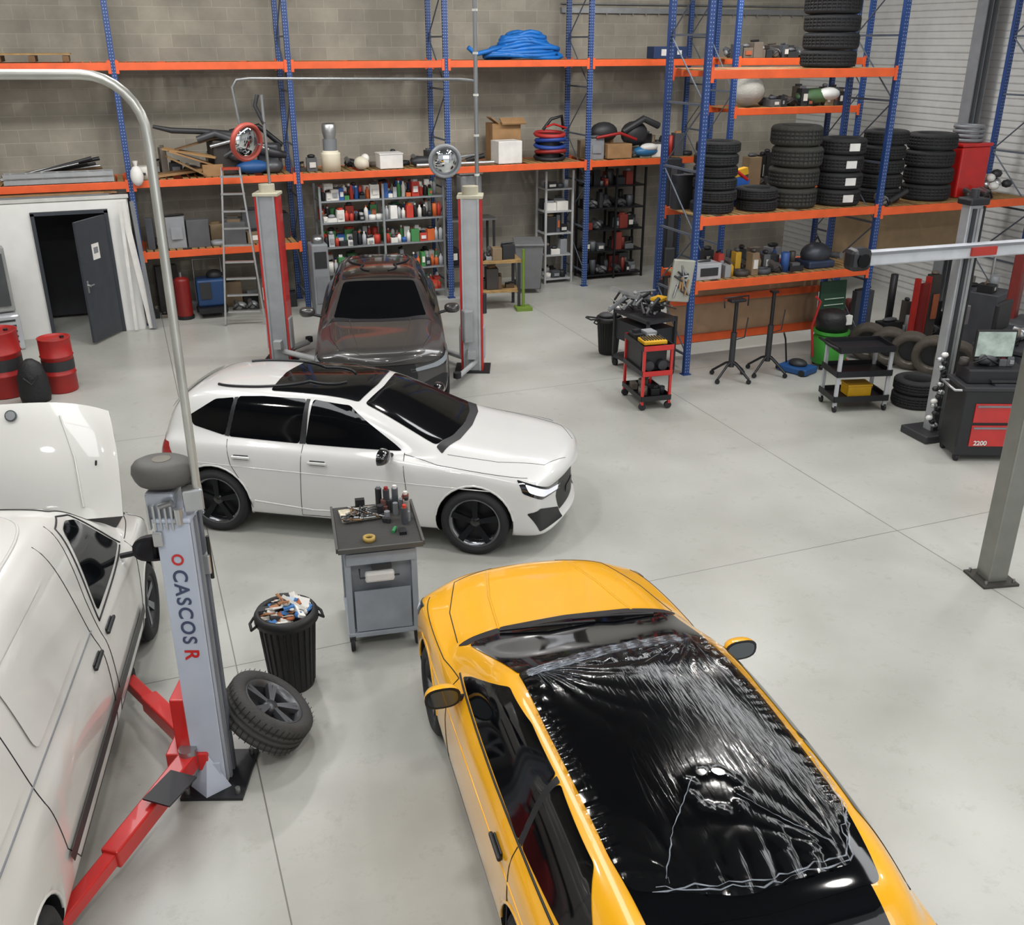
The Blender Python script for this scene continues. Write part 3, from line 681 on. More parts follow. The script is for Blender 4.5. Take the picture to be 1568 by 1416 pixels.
clutter(mb, 1.7, 2.85, 18.85, 19.3, z, 3, 'pbts', .45, DPAL); clutter(mb, .55, 1.7, 18.95, 19.4, z, 4, 'bbp', .5, DPAL)
mb.build('exhaust_parts_and_cardboard')
mb = MB()
for k in range(2):
    for s_ in (-1, 1): mb.box((-1.0, 18.62+.12*s_, z+.05+.10*k), (1.7, .03, .07), ALU)
    for i in range(7): mb.box((-1.75+i*.24, 18.62, z+.05+.10*k), (.03, .22, .03), ALU)
mb.build('aluminium_ladder')
mb = MB(); rnd = random.Random(8)
for i in range(14): mb.cyl((-2.0+rnd.uniform(0, .3), 18.95+.035*i, z+.04), (-.2-rnd.uniform(0, .5), 18.95+.035*i+rnd.uniform(-.03, .03), z+.04+rnd.uniform(0, .34)), rnd.uniform(.015, .035), rnd.choice([ALU, STEEL, DK, WOOD2, BLACK]), n=8)
mb.build('metal_pipes')
mb = MB()
for i in range(7): mb.box((-1.3+rnd.uniform(-.15, .15), .05*i, .02+.022*(i%2)), (2.2+rnd.uniform(-.3, .2), .05, .02), rnd.choice([WOOD2, CARD, WHITE, MGREY, WOOD2]), rz=rnd.uniform(-.02, .02))
mb.build('wooden_boards', (0, 18.28, 2.335))
mb = MB(); mb.box((-2.33, 18.85, z+.21), (.5, .5, .42), CARD, bev=.01); mb.box((-2.33, 18.58, z+.3), (.44, .01, .08), WOOD2); mb.box((-2.4, 19.3, z+.1), (.3, .3, .2), WOOD2); mb.build('cardboard_box')
mb = MB(); mb.ball((0, 0, 0), (.11, .08, .17), WHITE, 12); mb.cyl((0, 0, .15), (0, .02, .24), .02, WHITE, r2=.05, n=8); mb.build('white_plastic_bag', (.22, 18.34, 2.62))
mb = MB(); mb.lathe([(.001, 0), (.13, 0), (.15, .2), (.12, .22), (.001, .2)], C('c9c7c0', .5), None, 20); mb.box((.0, -.16, .1), (.06, .02, .04), DK); mb.build('white_bucket', (.34, 18.72, 2.52))
mb = MB(); clutter(mb, 3.05, 3.4, 18.7, 19.3, z, 9, 'pb', .3, DPAL); clutter(mb, 3.95, 5.7, 18.98, 19.4, z, 10, 'pbbs', .26, DPAL+['d8d6d0', 'c8c6c0'], 2); mb.build('spare_parts')
mb = MB()
mb.lathe([(.001, 0), (.17, 0), (.18, .3), (.18, .32), (.15, .33), (.14, .36), (.001, .36)], C('e0dac4', .5), T(3.62, 18.75, z), 24); mb.cyl((3.62, 18.75, z+.36), (3.62, 18.75, z+.56), .13, MGREY); mb.lathe([(.10, 0), (.13, .12), (.13, .25), (.11, .27)], ALU, T(3.62, 18.75, z+.56), 20)
mb.build('plastic_bucket_stack')
mb = MB(); mb.ball((0, 0, .12), (.14, .14, .12), C('d0cab8', .6)); mb.ball((.08, .03, .2), (.08, .08, .08), WHITE); mb.build('plastic_bags', (4.18, 18.72, z))
mb = MB(); mb.box((4.72, 18.75, z+.14), (.44, .36, .26), WHITE, bev=.01); mb.box((4.72, 18.75, z+.275), (.46, .38, .02), WHITE); mb.build('white_storage_box')
mb = MB(); clutter(mb, 5.9, 6.75, 18.75, 19.3, z, 12, 'pbst', .26, DPAL, 3); mb.cyl((5.2, 18.57, z+.05), (6.75, 18.57, z+.05), .035, ALU); mb.ball((5.35, 18.75, z+.1), (.22, .1, .1), DK); mb.ball((5.55, 18.85, z+.08), (.2, .08, .07), MGREY); mb.build('pipes_and_parts')
mb = MB(); mb.box((7.08, 18.75, z+.22), (.5, .4, .42), WHITE, rz=.05, bev=.01); mb.build('white_carton')
mb = MB(); mb.box((7.2, 19.25, z+.36), (.6, .4, .72), CARD, bev=.006); mb.box((7.32, 19.03, z+.76), (.5, .2, .03), CARD, rx=.5); mb.box((6.95, 19.15, z+.78), (.2, .3, .02), CARD, ry=.6); mb.build('open_cardboard_box')
mb = MB()
for i, col in enumerate(('1d1f23', '8a2424', '20408a', '20408a', 'a82c2c')):
    mb.lathe([(.26, -.03), (.30, -.04), (.33, 0), (.30, .04), (.26, .03), (.24, 0)], C(col, .5), T(8.08+.02*(i%2), 18.95, z+.06+i*.11, 0, .08*(-1)**i), 28, closed=True)
mb.cyl((8.08, 18.95, z), (8.08, 18.95, z+.5), .2, DK); mb.tube([(7.85, 18.75, z+.6), (8.0, 18.7, z+.8), (8.25, 18.75, z+.85), (8.35, 18.9, z+.6)], .03, BLACK)
mb.tube([(7.9, 18.7, z+.66), (8.1, 18.8, z+.7), (8.35, 18.75, z+.62), (8.4, 19, z+.6)], .02, RED, 8)
mb.build('hose_reels')
mb = MB(); clutter(mb, 8.85, 11.3, 18.62, 19.4, z, 21, 'bbpcbs', .5, DPAL+['8a5a3a', 'a98052', 'a8342c', 'd8d6d0'], 3, wmax=.4)
mb.box((9.5, 18.8, z+.15), (.55, .35, .28), CARD, bev=.008); mb.ball((9.3, 19.0, z+.5), (.3, .2, .2), DK); mb.tube([(9.0, 18.7, z+.42), (9.5, 18.65, z+.5), (9.9, 18.7, z+.36)], .03, C('951d1d', .4), 8)
mb.tube([(9.7, 18.9, z+.5), (10.1, 18.8, z+.75), (10.5, 18.9, z+.6)], .07, DK); mb.ball((10.0, 19.0, z+.45), (.3, .2, .25), C('2a2b2e', .5))
mb.ball((10.15, 18.75, z+.12), (.28, .15, .11), C('2a6a98', .4)); mb.ball((10.2, 18.7, z+.2), (.2, .12, .08), WHITE)
mb.build('body_parts_and_cartons')
mb = MB(); rnd = random.Random(5); P = []
for k in range(10):
    n = 22; ax = .78-.045*k+rnd.uniform(-.06, .06); ay = .20; ox = rnd.uniform(-.06, .06)
    for i in range(n):
        a = 2*pi*i/n; P.append((7.45+ox+ax*cos(a), 18.88+ay*sin(a)+rnd.uniform(-.02, .02), 4.46+.05*k*(1-.25*abs(cos(a)))+.03*sin(a*2+k)))
P += [(6.7, 18.75, 4.55), (6.45, 18.7, 4.5), (6.3, 18.68, 4.62)]
mb.tube(P, .042, HOSEB, 8); mb.build('blue_air_hose')
mb = MB(); mb.box((10.55, 18.8, 4.40+.12), (.75, .3, .22), C('22365e', .5), bev=.005); mb.box((10.45, 18.645, 4.52), (.22, .005, .12), WHITE); mb.box((10.75, 18.645, 4.52), (.1, .005, .08), WHITE); mb.build('blue_carton')
mb = MB()
for i in range(5): mb.box((-1.1, 18.62+i*.17, 4.53), (1.15, .1, .022), WOOD)
for x in (-1.6, -1.1, -.6): mb.box((x, 18.96, 4.46), (.1, .78, .09), WOOD2)
mb.build('wooden_pallet')

mb = MB(); clutter(mb, .25, 2.85, 18.6, 19.3, 1.30, 31, 'pbbs', .55, DPAL, 3, wmax=.4); mb.build('tools_and_parts')
def jerry(name, x, y, col, h=.9, r=.2):
    mb = MB(); m = C(col, .45)
    mb.lathe([(.001, 0), (r*.96, 0), (r, .02), (r, h*.33), (r+.012, h*.34), (r, h*.35), (r, h*.66), (r+.012, h*.67), (r, h*.68), (r, h-.02), (r+.008, h), (r-.01, h), (r-.015, h-.015), (.001, h-.015)], m, None, 28)
    mb.cyl((r*.5, 0, h-.02), (r*.5, 0, h+.01), .03, BLACK); mb.lathe([(r+.003, h*.42), (r+.003, h*.60)], C('2a2b2e', .5), None, 28); return mb.build(name, (x, y, 0))
mb = MB(); mb.cyl((0, 0, .05), (0, 0, .7), .14, C('7c1c19', .4)); mb.ball((0, 0, .7), (.14, .14, .08), C('7c1c19', .4)); mb.cyl((0, 0, .75), (0, 0, .86), .03, STEEL); mb.cyl((0, 0, 0), (0, 0, .06), .16, BLACK); mb.build('gas_cylinder', (.72, 18.75, 0))
mb = MB(); mb.box((0, 0, .45), (.5, .4, .5), C('1b3c66', .45), bev=.04); mb.box((0, -.1, .15), (.52, .45, .1), BLACK); mb.ball((.1, 0, .75), (.15, .12, .1), DK); mb.box((-.1, -.21, .5), (.2, .02, .3), DK)
for a in (-.2, .2): mb.cyl((a, .2, .08), (a, .24, .08), .08, RUB)
mb.tube([(-.25, .2, .2), (-.25, .25, 1.0), (.25, .25, 1.0), (.25, .2, .2)], .015, STEEL); mb.build('compressor', (1.22, 18.85, 0))
mb = MB(); clutter(mb, 1.6, 2.85, 18.75, 19.3, 0, 33, 'bbp', .9, DPAL+['a8342c'], 3, wmax=.4); clutter(mb, .2, .5, 18.7, 19.2, 0, 34, 'b', .6, DPAL+['2a4f8c']); clutter(mb, .3, 2.8, 19.3, 19.55, 0, 35, 'b', 1.0, DPAL, 3, wmax=.5); mb.build('workshop_equipment')
mb = MB(); mb.box((0, 0, .68), (.3, .4, 1.3), C('808488', .45), bev=.02); mb.box((0, -.205, 1.05), (.22, .01, .3), DK); mb.box((0, -.205, .5), (.22, .01, .5), MGREY); mb.ball((0, 0, 1.38), (.12, .12, .1), STEEL); mb.build('control_cabinet', (3.15, 18.15, 0))
mb = MB()
for s_ in (-1, 1): mb.box((s_*.25, -.12, 1.37), (.03, .07, 2.72), ALU, ry=-s_*.075, rx=-.10)
for i in range(9):
    z = .25+i*.29; mb.box((0, -.12-.10*(1.36-z), z), (.58-.15*z*.5, .08, .03), ALU)
mb.box((0, .02, 2.70), (.3, .12, .04), C('a03a24', .5))
mb.build('step_ladder', (1.75, 18.12, .0), radians(-12))

def shelving(name, x0, x1, y0, y1, h, levels, bays, m, seed, kinds='ubc', pal=PAL, hm=.26, wm=.25):
    mb = MB()
    for b in range(bays+1):
        x = x0+(x1-x0)*b/bays
        for y in (y0, y1): mb.box((x, y, h/2), (.04, .04, h), m)
    for zz in levels: mb.box(((x0+x1)/2, (y0+y1)/2, zz-.015), (x1-x0, y1-y0, .03), m)
    r = random.Random(seed)
    for b in range(bays):
        xa, xb = x0+(x1-x0)*b/bays+.04, x0+(x1-x0)*(b+1)/bays-.04
        for i, zz in enumerate(levels): clutter(mb, xa, xb, y0+.02, y1-.02, zz, r.randint(0, 999), kinds, hm, pal, dens=6, wmax=wm, rowd=.16)
    return mb.build(name)
shelving('metal_shelving_unit', 3.35, 5.75, 18.70, 19.25, 2.25, [.15, .62, 1.12, 1.58, 1.98], 2, C('8f9396', .4, .4), 2, 'uubbcbu', ['b83a2c', '2a5aa0', 'd8d6d0', '1e1f22', 'd8d6d0', '3f8048', 'b0b3b6', 'c8602c', 'e0e0dc', '26282c', 'b83a2c', 'd8d6d0'], .30, .18)
shelving('metal_shelving_unit', 8.02, 8.62, 18.95, 19.45, 2.3, [.1, .6, 1.05, 1.5, 1.95], 1, C('b8babc', .4, .3), 5, 'bbc', ['44474c', '8a8d91', '2a2b2e', 'd8d6d0', '1e1f22'], .36)
shelving('metal_shelving_unit', 8.95, 10.3, 18.95, 19.45, 2.3, [.1, .6, 1.05, 1.5, 1.95], 2, C('1f2023', .4, .3), 6, 'bbcp', ['44474c', '6a6d70', '2a2b2e', '1e1f22', '1a1b1d', '7a3028'], .38)

mb = MB(); m = C('6b6d6f', .5)
vs = [(-.23,-.25,.1),(.23,-.25,.1),(.23,.2,.1),(-.23,.2,.1),(-.28,-.33,.98),(.28,-.33,.98),(.28,.3,.98),(-.28,.3,.98)]
mb.add(vs, [(0,3,2,1),(4,5,6,7),(0,1,5,4),(1,2,6,5),(2,3,7,6),(3,0,4,7)], m); mb.box((0, -.02, 1.01), (.6, .68, .05), m, rx=.05, bev=.02); mb.cyl((-.25, .34, 1.0), (.25, .34, 1.0), .02, m)
for a in (-.26, .26): mb.cyl((a-.02, .2, .1), (a+.02, .2, .1), .1, RUB)
mb.build('wheelie_bin', (7.45, 18.5, 0), -.3)
mb = MB(); mb.box((0, 0, .42), (.45, .3, .84), LGREY, bev=.04); mb.box((0, -.0, .88), (.5, .34, .06), C('b8b8b6', .5), bev=.02); mb.build('plastic_tub', (6.45, 19.2, 1.44))
mb = MB(); mb.box((0, 0, 1.42), (1.0, .5, .04), STEEL)
for a in (-.45, .45):
    for b in (-.2, .2): mb.box((a, b, .72), (.04, .04, 1.44), DK)
mb.box((0, 0, .5), (.95, .45, .03), DK); clutter(mb, -.45, .45, -.2, .2, .52, 3, 'bbp', .8, DPAL, 4); mb.build('storage_table', (6.45, 19.2, 0))
mb = MB()
mb.box((0, 0, .92), (.95, .6, .05), WOOD); mb.box((0, 0, .35), (.9, .55, .03), WOOD)
for a in (-.43, .43):
    for b in (-.26, .26): mb.box((a, b, .46), (.05, .05, .92), DK)
clutter(mb, -.45, .42, -.28, .28, .945, 8, 'bpbs', .5, DPAL+['a8342c', 'b86a20'], 4); clutter(mb, -.4, .4, -.2, .2, .365, 9, 'bb', .5, ['8a6a48', '5a4a38', '1e1f22', '3b3633'], 4)
mb.cyl((.5, -.32, 0), (.5, -.32, 1.15), .03, C('66802e', .5)); mb.box((.5, -.32, .03), (.3, .3, .06), C('66802e', .5))
mb.build('workbench', (6.35, 17.5, 0), -.15)

jerry('red_oil_drum', -2.02, 15.25, '9c1e1b', .95, .29); jerry('red_oil_drum', -1.27, 15.15, '9c1e1b', .80, .22)
mb = MB(); bm_ = C('17181b', .6, bump=.4)
mb.lathe([(.001, 0), (.19, .0), (.21, .1), (.20, .35), (.14, .55), (.05, .62), (.001, .62)], bm_, Matrix.Scale(.8, 4, (0, 1, 0)), 24); mb.tube([(-.1, -.17, .4), (0, -.2, .3), (.1, -.17, .42)], .012, BLACK); mb.build('black_bag', (-1.60, 14.75, 0))
mb = MB(); mb.box((0, 0, .3), (.55, .4, .6), LGREY, bev=.03); mb.box((0, .05, 1.15), (.5, .2, 1.05), C('8a8c8a', .5), bev=.02); mb.box((0, -.06, 1.15), (.4, .02, .85), C('45484a', .3))
for i in range(5): mb.box((0, -.205, .15+.09*i), (.4, .01, .03), DK)
mb.build('old_appliance', (-2.22, 17.75, 0), .2)
mb = MB(); mb.box((0, 0, .05), (.7, .1, .1), RED); mb.box((-.3, 0, .5), (.12, .12, .95), YEL); mb.box((0, 0, .9), (.6, .1, .1), YEL, ry=.2); mb.box((.0, .0, .3), (.5, .4, .4), RED, bev=.04); mb.build('engine_hoist', (-2.45, 16.3, 0))

# ------------------------------------------------------------------ far two-post lift
def lift_post(mb, M, h, white, red, w=.34, d=.30):
    o = mb.M; mb.M = M
    mb.box((0, 0, .01), (w+.2, d+.2, .02), BLACK)
    mb.box((0, -d*.5+.02, h/2), (w*.8, .04, h), white); mb.box((0, d*.5-.02, h/2), (w, .04, h), white)
    for s_ in (-1, 1):
        mb.box((s_*(w/2-.015), .0, h/2), (.03, d, h), red); mb.box((s_*(w/2-.05), -d/2-.005, h/2), (.03, .02, h), white)
    mb.box((0, 0, h+.02), (w+.04, d+.04, .05), C('b9b4a0', .6), bev=.01); mb.cyl((0, 0, h+.04), (0, 0, h+.16), .12, C('b9b4a0', .6))
    mb.box((0, -.02, .45), (w+.06, d*.7, .5), C('a0a2a4', .4), bev=.02); mb.box((0, -.2, .3), (.12, .2, .12), C('a0a2a4', .4))
    mb.M = o
mb = MB()
lift_post(mb, T(2.0, 15.55, 0, radians(-22)), 2.58, C('94979b', .45), RED)
lift_post(mb, T(4.7, 13.95, 0, radians(-22)), 2.62, C('a9abad', .45), RED)
mb.M = Matrix()
for (bx, by), tgt in (((2.0, 15.4), [(2.5, 15.9), (2.6, 14.6)]), ((4.7, 13.8), [(4.35, 14.8), (4.2, 13.2)])):
    for q in tgt: mb.tube([(bx, by, .16), (q[0], q[1], .14)], .05, C('a0a2a4', .4), 4); mb.cyl((q[0], q[1], .14), (q[0], q[1], .22), .06, RUB)
PL = (1.72, 15.75); PR = (4.86, 14.1)
mb.tube([(PL[0], PL[1], 3.55), (PL[0]-.05, PL[1], 4.1), (PL[0]+.02, PL[1]-.02, 4.2), (PL[0]+.2, PL[1]-.1, 4.22), (PR[0]-.2, PR[1]+.1, 4.22), (PR[0], PR[1], 4.2)], .02, GALV, 8)
mb.cyl((PR[0], PR[1], 2.6), (PR[0], PR[1], 7.1), .03, GALV)
for k in range(6): mb.cyl((PR[0], PR[1], 2.9+k*.55), (PR[0], PR[1], 2.93+k*.55), .038, C('d8d8d4', .5))
mb.cyl((2.05, 15.55, 2.6), (2.05, 15.55, 4.0), .022, GALV); mb.tube([(2.05, 15.55, 3.6), (1.95, 15.6, 3.85), (2.0, 15.62, 4.0)], .03, DK)
mb.cyl((4.85, 13.85, .9), (4.85, 13.85, 1.2), .05, DK)
mb.box((4.55, 13.75, .75), (.14, .16, .5), C('8f9193', .5), bev=.02)
mb.build('two_post_car_lift')
def cmirror(loc, rimc, r, tgt):
    mb = MB(); d = (Vector(tgt)-Vector(loc)).normalized(); q = d.to_track_quat('Z', 'Y').to_matrix().to_4x4()
    mb.lathe([(r*sin(t*.95/10), .35*r*cos(t*.95/10*1.3)+.0) for t in range(0, 11)], C('d5d8da', .03, 1., var=0), q @ T(0, 0, -.12*r), 36)
    mb.lathe([(r*.80, .02), (r*.9, .05), (r, .0), (r*.98, -.04), (r*.8, -.03)], rimc, q, 36, closed=True); mb.lathe([(.001, -.10), (r*.5, -.08), (r*.98, -.02)], DK, q, 36)
    return mb, q @ Vector((0, 0, -.1))
mb, bk = cmirror((1.76, 15.40, 3.36), C('a8483c', .45), .28, (7.5, 6, 1.5)); mb.cyl(bk, Vector((2.02, 15.52, 3.3))-Vector((1.76, 15.40, 3.36)), .015, GALV); mb.build('convex_mirror', (1.76, 15.40, 3.36))
mb, bk = cmirror((4.33, 13.95, 3.14), C('8f9296', .45), .24, (2.5, 0, 1.5)); mb.cyl(bk, Vector((4.82, 14.08, 3.2))-Vector((4.33, 13.95, 3.14)), .015, GALV); mb.build('convex_mirror', (4.33, 13.95, 3.14))

# ------------------------------------------------------------------ near two-post lift
LW = C('acb4c2', .35, coat=.4, var=.05)
def near_post(mb, M, mot=True):
    mb.M = M
    mb.box((.03, 0, .012), (.42, .50, .024), BLACK)
    for a in (-.14, .20):
        for b in (-.20, .20): mb.cyl((a, b, .02), (a, b, .07), .018, STEEL, n=6)
    h = 2.03
    mb.box((-.0, -.11, h/2), (.21, .03, h), LW, bev=.005)
    mb.box((-.09, .0, h/2), (.03, .24, h), LW, bev=.005); mb.box((.09, 0, h/2), (.03, .24, h), LW, bev=.005)
    mb.box((.11, -.03, h/2), (.02, .03, h), MGREY); mb.box((.11, .06, h/2), (.02, .05, h), C('5c6068', .4)); mb.box((0, .07, h/2), (.16, .02, h), DK)
    mb.box((.0, -.128, .12), (.16, .02, .2), LW); mb.add([(-.14,-.13,.02),(.14,-.13,.02),(0,-.25,.02),(-.0,-.13,.3)], [(0,1,3),(0,3,2),(1,2,3)], LW)
    mb.box((-.15, .02, .42), (.10, .28, .62), RED, bev=.01); mb.box((-.13, .0, .24), (.28, .30, .14), RED, bev=.01)
    mb.box((-.0, 0, h+.015), (.23, .27, .03), LW, bev=.01); mb.box((-.06, -.02, h+.10), (.18, .18, .18), C('9ba0a8', .35, .5), bev=.02)
    for i in range(5): mb.box((-.13+i*.035, -.125, h+.04), (.012, .03, .16), ALU)
    mb.cyl((.05, -.13, h+.0), (.05, -.13, h+.10), .025, ALU); mb.box((-.09, -.14, h-.10), (.06, .03, .10), ALU, bev=.01); mb.cyl((-.05, -.14, h+.12), (.03, -.15, h+.15), .02, STEEL)
    if mot:
        prof = [(.001, .12), (.10, .12), (.125, .105), (.14, .08), (.145, .04), (.135, .0), (.12, -.03), (.001, -.03)]
        mb.lathe(prof[::-1], C('4f4e4b', .6, bump=.1), T(-.05, 0, h+.25) @ Matrix.Scale(1.3, 4, (1, 0, 0)), 36)
        mb.lathe([(.001, .002), (.05, .002), (.055, 0)], C('6a655c', .6), T(-.05, 0, h+.372), 20)
    mb.box((.125, .05, 1.66), (.05, .06, .14), ALU, bev=.01); mb.cyl((.145, .05, 1.55), (.145, .05, 1.85), .012, BLACK)
    mb.M = Matrix()
P1 = (.02, 5.80)
lift = empty('two_post_car_lift', (0, 0, 0))
mb = MB(); near_post(mb, T(P1[0], P1[1], 0, radians(-20))); near_post(mb, T(-2.95, 6.85, 0, radians(160)), False); mb.build('posts', parent=lift)
mb = MB()
def arm(a, b, w=.12, hgt=.13):
    a, b = Vector(a), Vector(b); d = b-a; L_ = d.length; ang = atan2(d.y, d.x); pit = -atan2(d.z, sqrt(d.x**2+d.y**2)); m = a+d*.3
    mb.box(m, (L_*.62, w, hgt), RED, rz=ang, ry=pit, bev=.012); mb.box(a+d*.75, (L_*.52, w*.74, hgt*.7), RED, rz=ang, ry=pit, bev=.01)
    mb.cyl(a+Vector((0, 0, -.09)), a+Vector((0, 0, .1)), .06, STEEL); mb.cyl(b+Vector((0, 0, -.05)), b+Vector((0, 0, .06)), .07, RUB)
arm((-.14, 5.70, .26), (-.97, 4.58, .18)); arm((-.12, 5.92, .26), (-.52, 6.9, .22))
mb.box((-.27, 5.36, .345), (.20, .28, .012), BLACK, rz=-.7)
arm((-2.8, 6.75, .26), (-2.2, 5.6, .2)); arm((-2.82, 6.95, .26), (-2.1, 7.9, .2))
mb.build('lift_arms', parent=lift)
mb = MB(); z0 = 2.2; q = Vector((-.934, .358, 0)); o0 = Vector((.15, 5.72, 0)); pts = [o0+Vector((0, 0, z0)), o0+Vector((0, 0, 3.4)), o0+Vector((0, 0, 4.2))]
for t in range(1, 9):
    a = t/8*pi/2; pts.append(o0+Vector((0, 0, 4.25))+q*(.3-.3*cos(a))+Vector((0, 0, .3*sin(a))))
pts += [o0+q*(3.2-.3)+Vector((0, 0, 4.55))]
for t in range(1, 9):
    a = t/8*pi/2; pts.append(o0+q*(2.9+.3*sin(a))+Vector((0, 0, 4.25+.3*cos(a))))
pts.append(o0+q*3.2+Vector((0, 0, 2.1)))
mb.tube(pts, .026, C('b9b9b2', .35, .6), 12); mb.box(o0+Vector((-.03, 0, 2.16)), (.12, .10, .14), ALU, bev=.01); mb.build('hose_arch', parent=lift)
def text(name, body, size, loc, rot, m, parent, sp=1.):
    cu = bpy.data.curves.new(name, 'FONT'); cu.body = body; cu.size = size; cu.extrude = .0015; cu.align_x = 'CENTER'; cu.align_y = 'CENTER'; cu.space_character = sp; cu.offset = .002
    o = bpy.data.objects.new(name, cu); COL.objects.link(o); dg = bpy.context.evaluated_depsgraph_get()
    me = bpy.data.meshes.new_from_object(o.evaluated_get(dg)); bpy.data.objects.remove(o); me.materials.clear(); me.materials.append(m)
    o = bpy.data.objects.new(name, me); COL.objects.link(o); o.parent = parent
    o.matrix_basis = Matrix.Translation(loc) @ rot; return o
Rp = Matrix.Rotation(radians(-20), 4, 'Z') @ Matrix.Rotation(pi/2, 4, 'X') @ Matrix.Rotation(-pi/2, 4, 'Z')
fp = lambda z: (T(P1[0], P1[1], 0, radians(-20)) @ Vector((0, -.128, z)))
text('brand_lettering', 'CASCOS', .125, fp(1.44), Rp, C('39415c', .5), lift, 1.2); text('brand_letter_red', 'R', .13, fp(1.09), Rp, RED, lift); text('brand_symbol', 'O', .10, fp(1.78), Rp, RED, lift)

# loose wheel leaning against the post
mb = MB(); nrm = Vector((.58, -.06, .78)).normalized(); M = Matrix.Translation((0, 0, .29)) @ nrm.to_track_quat('Z', 'Y').to_matrix().to_4x4()
tyre(mb, M, .33, .24, .225, C('3a3938', .85, bump=.3, scale=10), 48); rim(mb, M, .228, .235, C('4c4d50', .35, .6), C('77787c', .3, .7), 5, True, C('5c5d60', .35, .6))
for i in range(44):
    a = 2*pi*i/44
    for s_ in (-1, 1): mb.add([(.331*cos(a+d1), .331*sin(a+d1), zz) for d1, zz in ((0, s_*.03), (.02, s_*.03), (.05, s_*.105), (.03, s_*.105))], [(0, 1, 2, 3)], C('1a1a1a', .9), False, M)
mb.build('loose_wheel', (.42, 5.98, .02))

def trash(r=.2, h=.66):
    mb = MB(); m = C('141517', .5)
    mb.lathe([(.001, 0), (r*.78, 0), (r*.80, .02), (r, h-.08), (r+.03, h-.08), (r+.03, h-.03), (r+.012, h), (r-.01, h), (r-.02, h-.03), (r*.85, h*.75), (.001, h*.75)], m, None, 36)
    for i in range(24):
        a = 2*pi*i/24; mb.tube([(r*.80*cos(a), r*.80*sin(a), .03), (r*1.0*cos(a), r*1.0*sin(a), h-.09)], .007, m, 5)
    for s_ in (-1, 1): mb.tube([(s_*(r+.02), -.07, h-.06), (s_*(r+.06), -.05, h-.10), (s_*(r+.06), .05, h-.10), (s_*(r+.02), .07, h-.06)], .012, m, 6)
    return mb
mb = trash(.215, .68); rnd = random.Random(3)
for i in range(90):
    a = rnd.uniform(0, 2*pi); q = .18*sqrt(rnd.random()); k = rnd.choice(['d6d4ce', '9fb4c8', '9c5a35', 'dcdad4', '3c6fa8', '2c2c2e', 'b9b2a4', 'a8a49c', 'd6d4ce', '9c6a45'])
    z = .61+.11*(1-q/.2)+rnd.uniform(-.02, .05)
    if rnd.random() < .75: mb.box((q*cos(a), q*sin(a), z), (rnd.uniform(.05, .14), rnd.uniform(.03, .10), rnd.uniform(.005, .03)), C(k, .7), rnd.uniform(0, 3), rnd.uniform(-.7, .7), rnd.uniform(-.7, .7))
    else: mb.ball((q*cos(a), q*sin(a), z), (rnd.uniform(.02, .05), rnd.uniform(.02, .04), rnd.uniform(.01, .03)), C(k, .7), 8)
mb.build('rubbish_bin', (.70, 6.70, 0))
mb = trash(.19, .62); mb.ball((.10, .0, .70), (.13, .12, .10), C('b9b9b4', .6)); mb.ball((-.05, .0, .64), (.13, .13, .05), C('3a3b3e', .6)); mb.tube([(-.2, -.05, .6), (-.38, -.1, .62), (-.42, .0, .64), (-.36, .1, .62), (-.2, .05, .6)], .014, RUB); mb.build('rubbish_bin', (7.05, 13.95, 0))

# near workshop trolley
mb = MB(); w, d, hh = .60, .66, .98
TG = C('98a0a9', .4, coat=.3); TM = C('343331', .8, bump=.3)
for a in (-1, 1):
    for b in (-1, 1):
        mb.box((a*(w/2-.03), b*(d/2-.03), .53), (.05, .05, .84), TG, bev=.006); mb.cyl((a*(w/2-.03)-.018, b*(d/2-.03), .06), (a*(w/2-.03)+.018, b*(d/2-.03), .06), .06, RUB); mb.box((a*(w/2-.03), b*(d/2-.03), .12), (.05, .06, .05), DK)
mb.box((0, 0, .15), (w, d, .05), TG, bev=.01); mb.box((0, .02, .54), (w-.08, d-.10, .74), C('858b92', .45)); mb.box((0, -d/2-.0, .87), (w-.04, .02, .10), TG)
mb.box((0, 0, hh), (w+.08, d+.14, .045), TM, bev=.01); mb.box((0, -d/2-.075, hh+.01), (w+.08, .02, .04), C('4a4a48', .6)); mb.box((-w/2-.045, 0, hh+.015), (.02, d+.14, .04), C('4a4a48', .6)); mb.box((w/2+.045, 0, hh+.015), (.02, d+.14, .04), C('4a4a48', .6))
mb.box((0, -d/2+.0, .38), (w-.14, .01, .38), C('9098a1', .4)); mb.box((0, -d/2-.015, .80), (.16, .05, .04), DK)
mb.box((-.02, -d/2-.04, .72), (.24, .06, .09), WHITE, bev=.02); mb.tube([(-.18, -d/2-.04, .80), (-.18, -d/2-.05, .72), (.14, -d/2-.05, .72)], .008, DK)
rnd = random.Random(11)
mb.box((-.12, .20, hh+.035), (.32, .22, .02), C('b5ad98', .8, var=.5, scale=20), rz=.1)
for i in range(30):
    mb.tube([(rnd.uniform(-.28, .1), rnd.uniform(.04, .32), hh+.055), (rnd.uniform(-.28, .1), rnd.uniform(.04, .32), hh+.055)], .009, rnd.choice([STEEL, DK, WOOD2, DK]), 6)
for i in range(16):
    x, y = rnd.uniform(.0, .28), rnd.uniform(.0, .34); mb.cyl((x, y, hh+.02), (x, y, hh+rnd.uniform(.06, .14)), rnd.uniform(.018, .03), rnd.choice([DK, RUB, MGREY, C('6c4a44', .4)]), n=12)
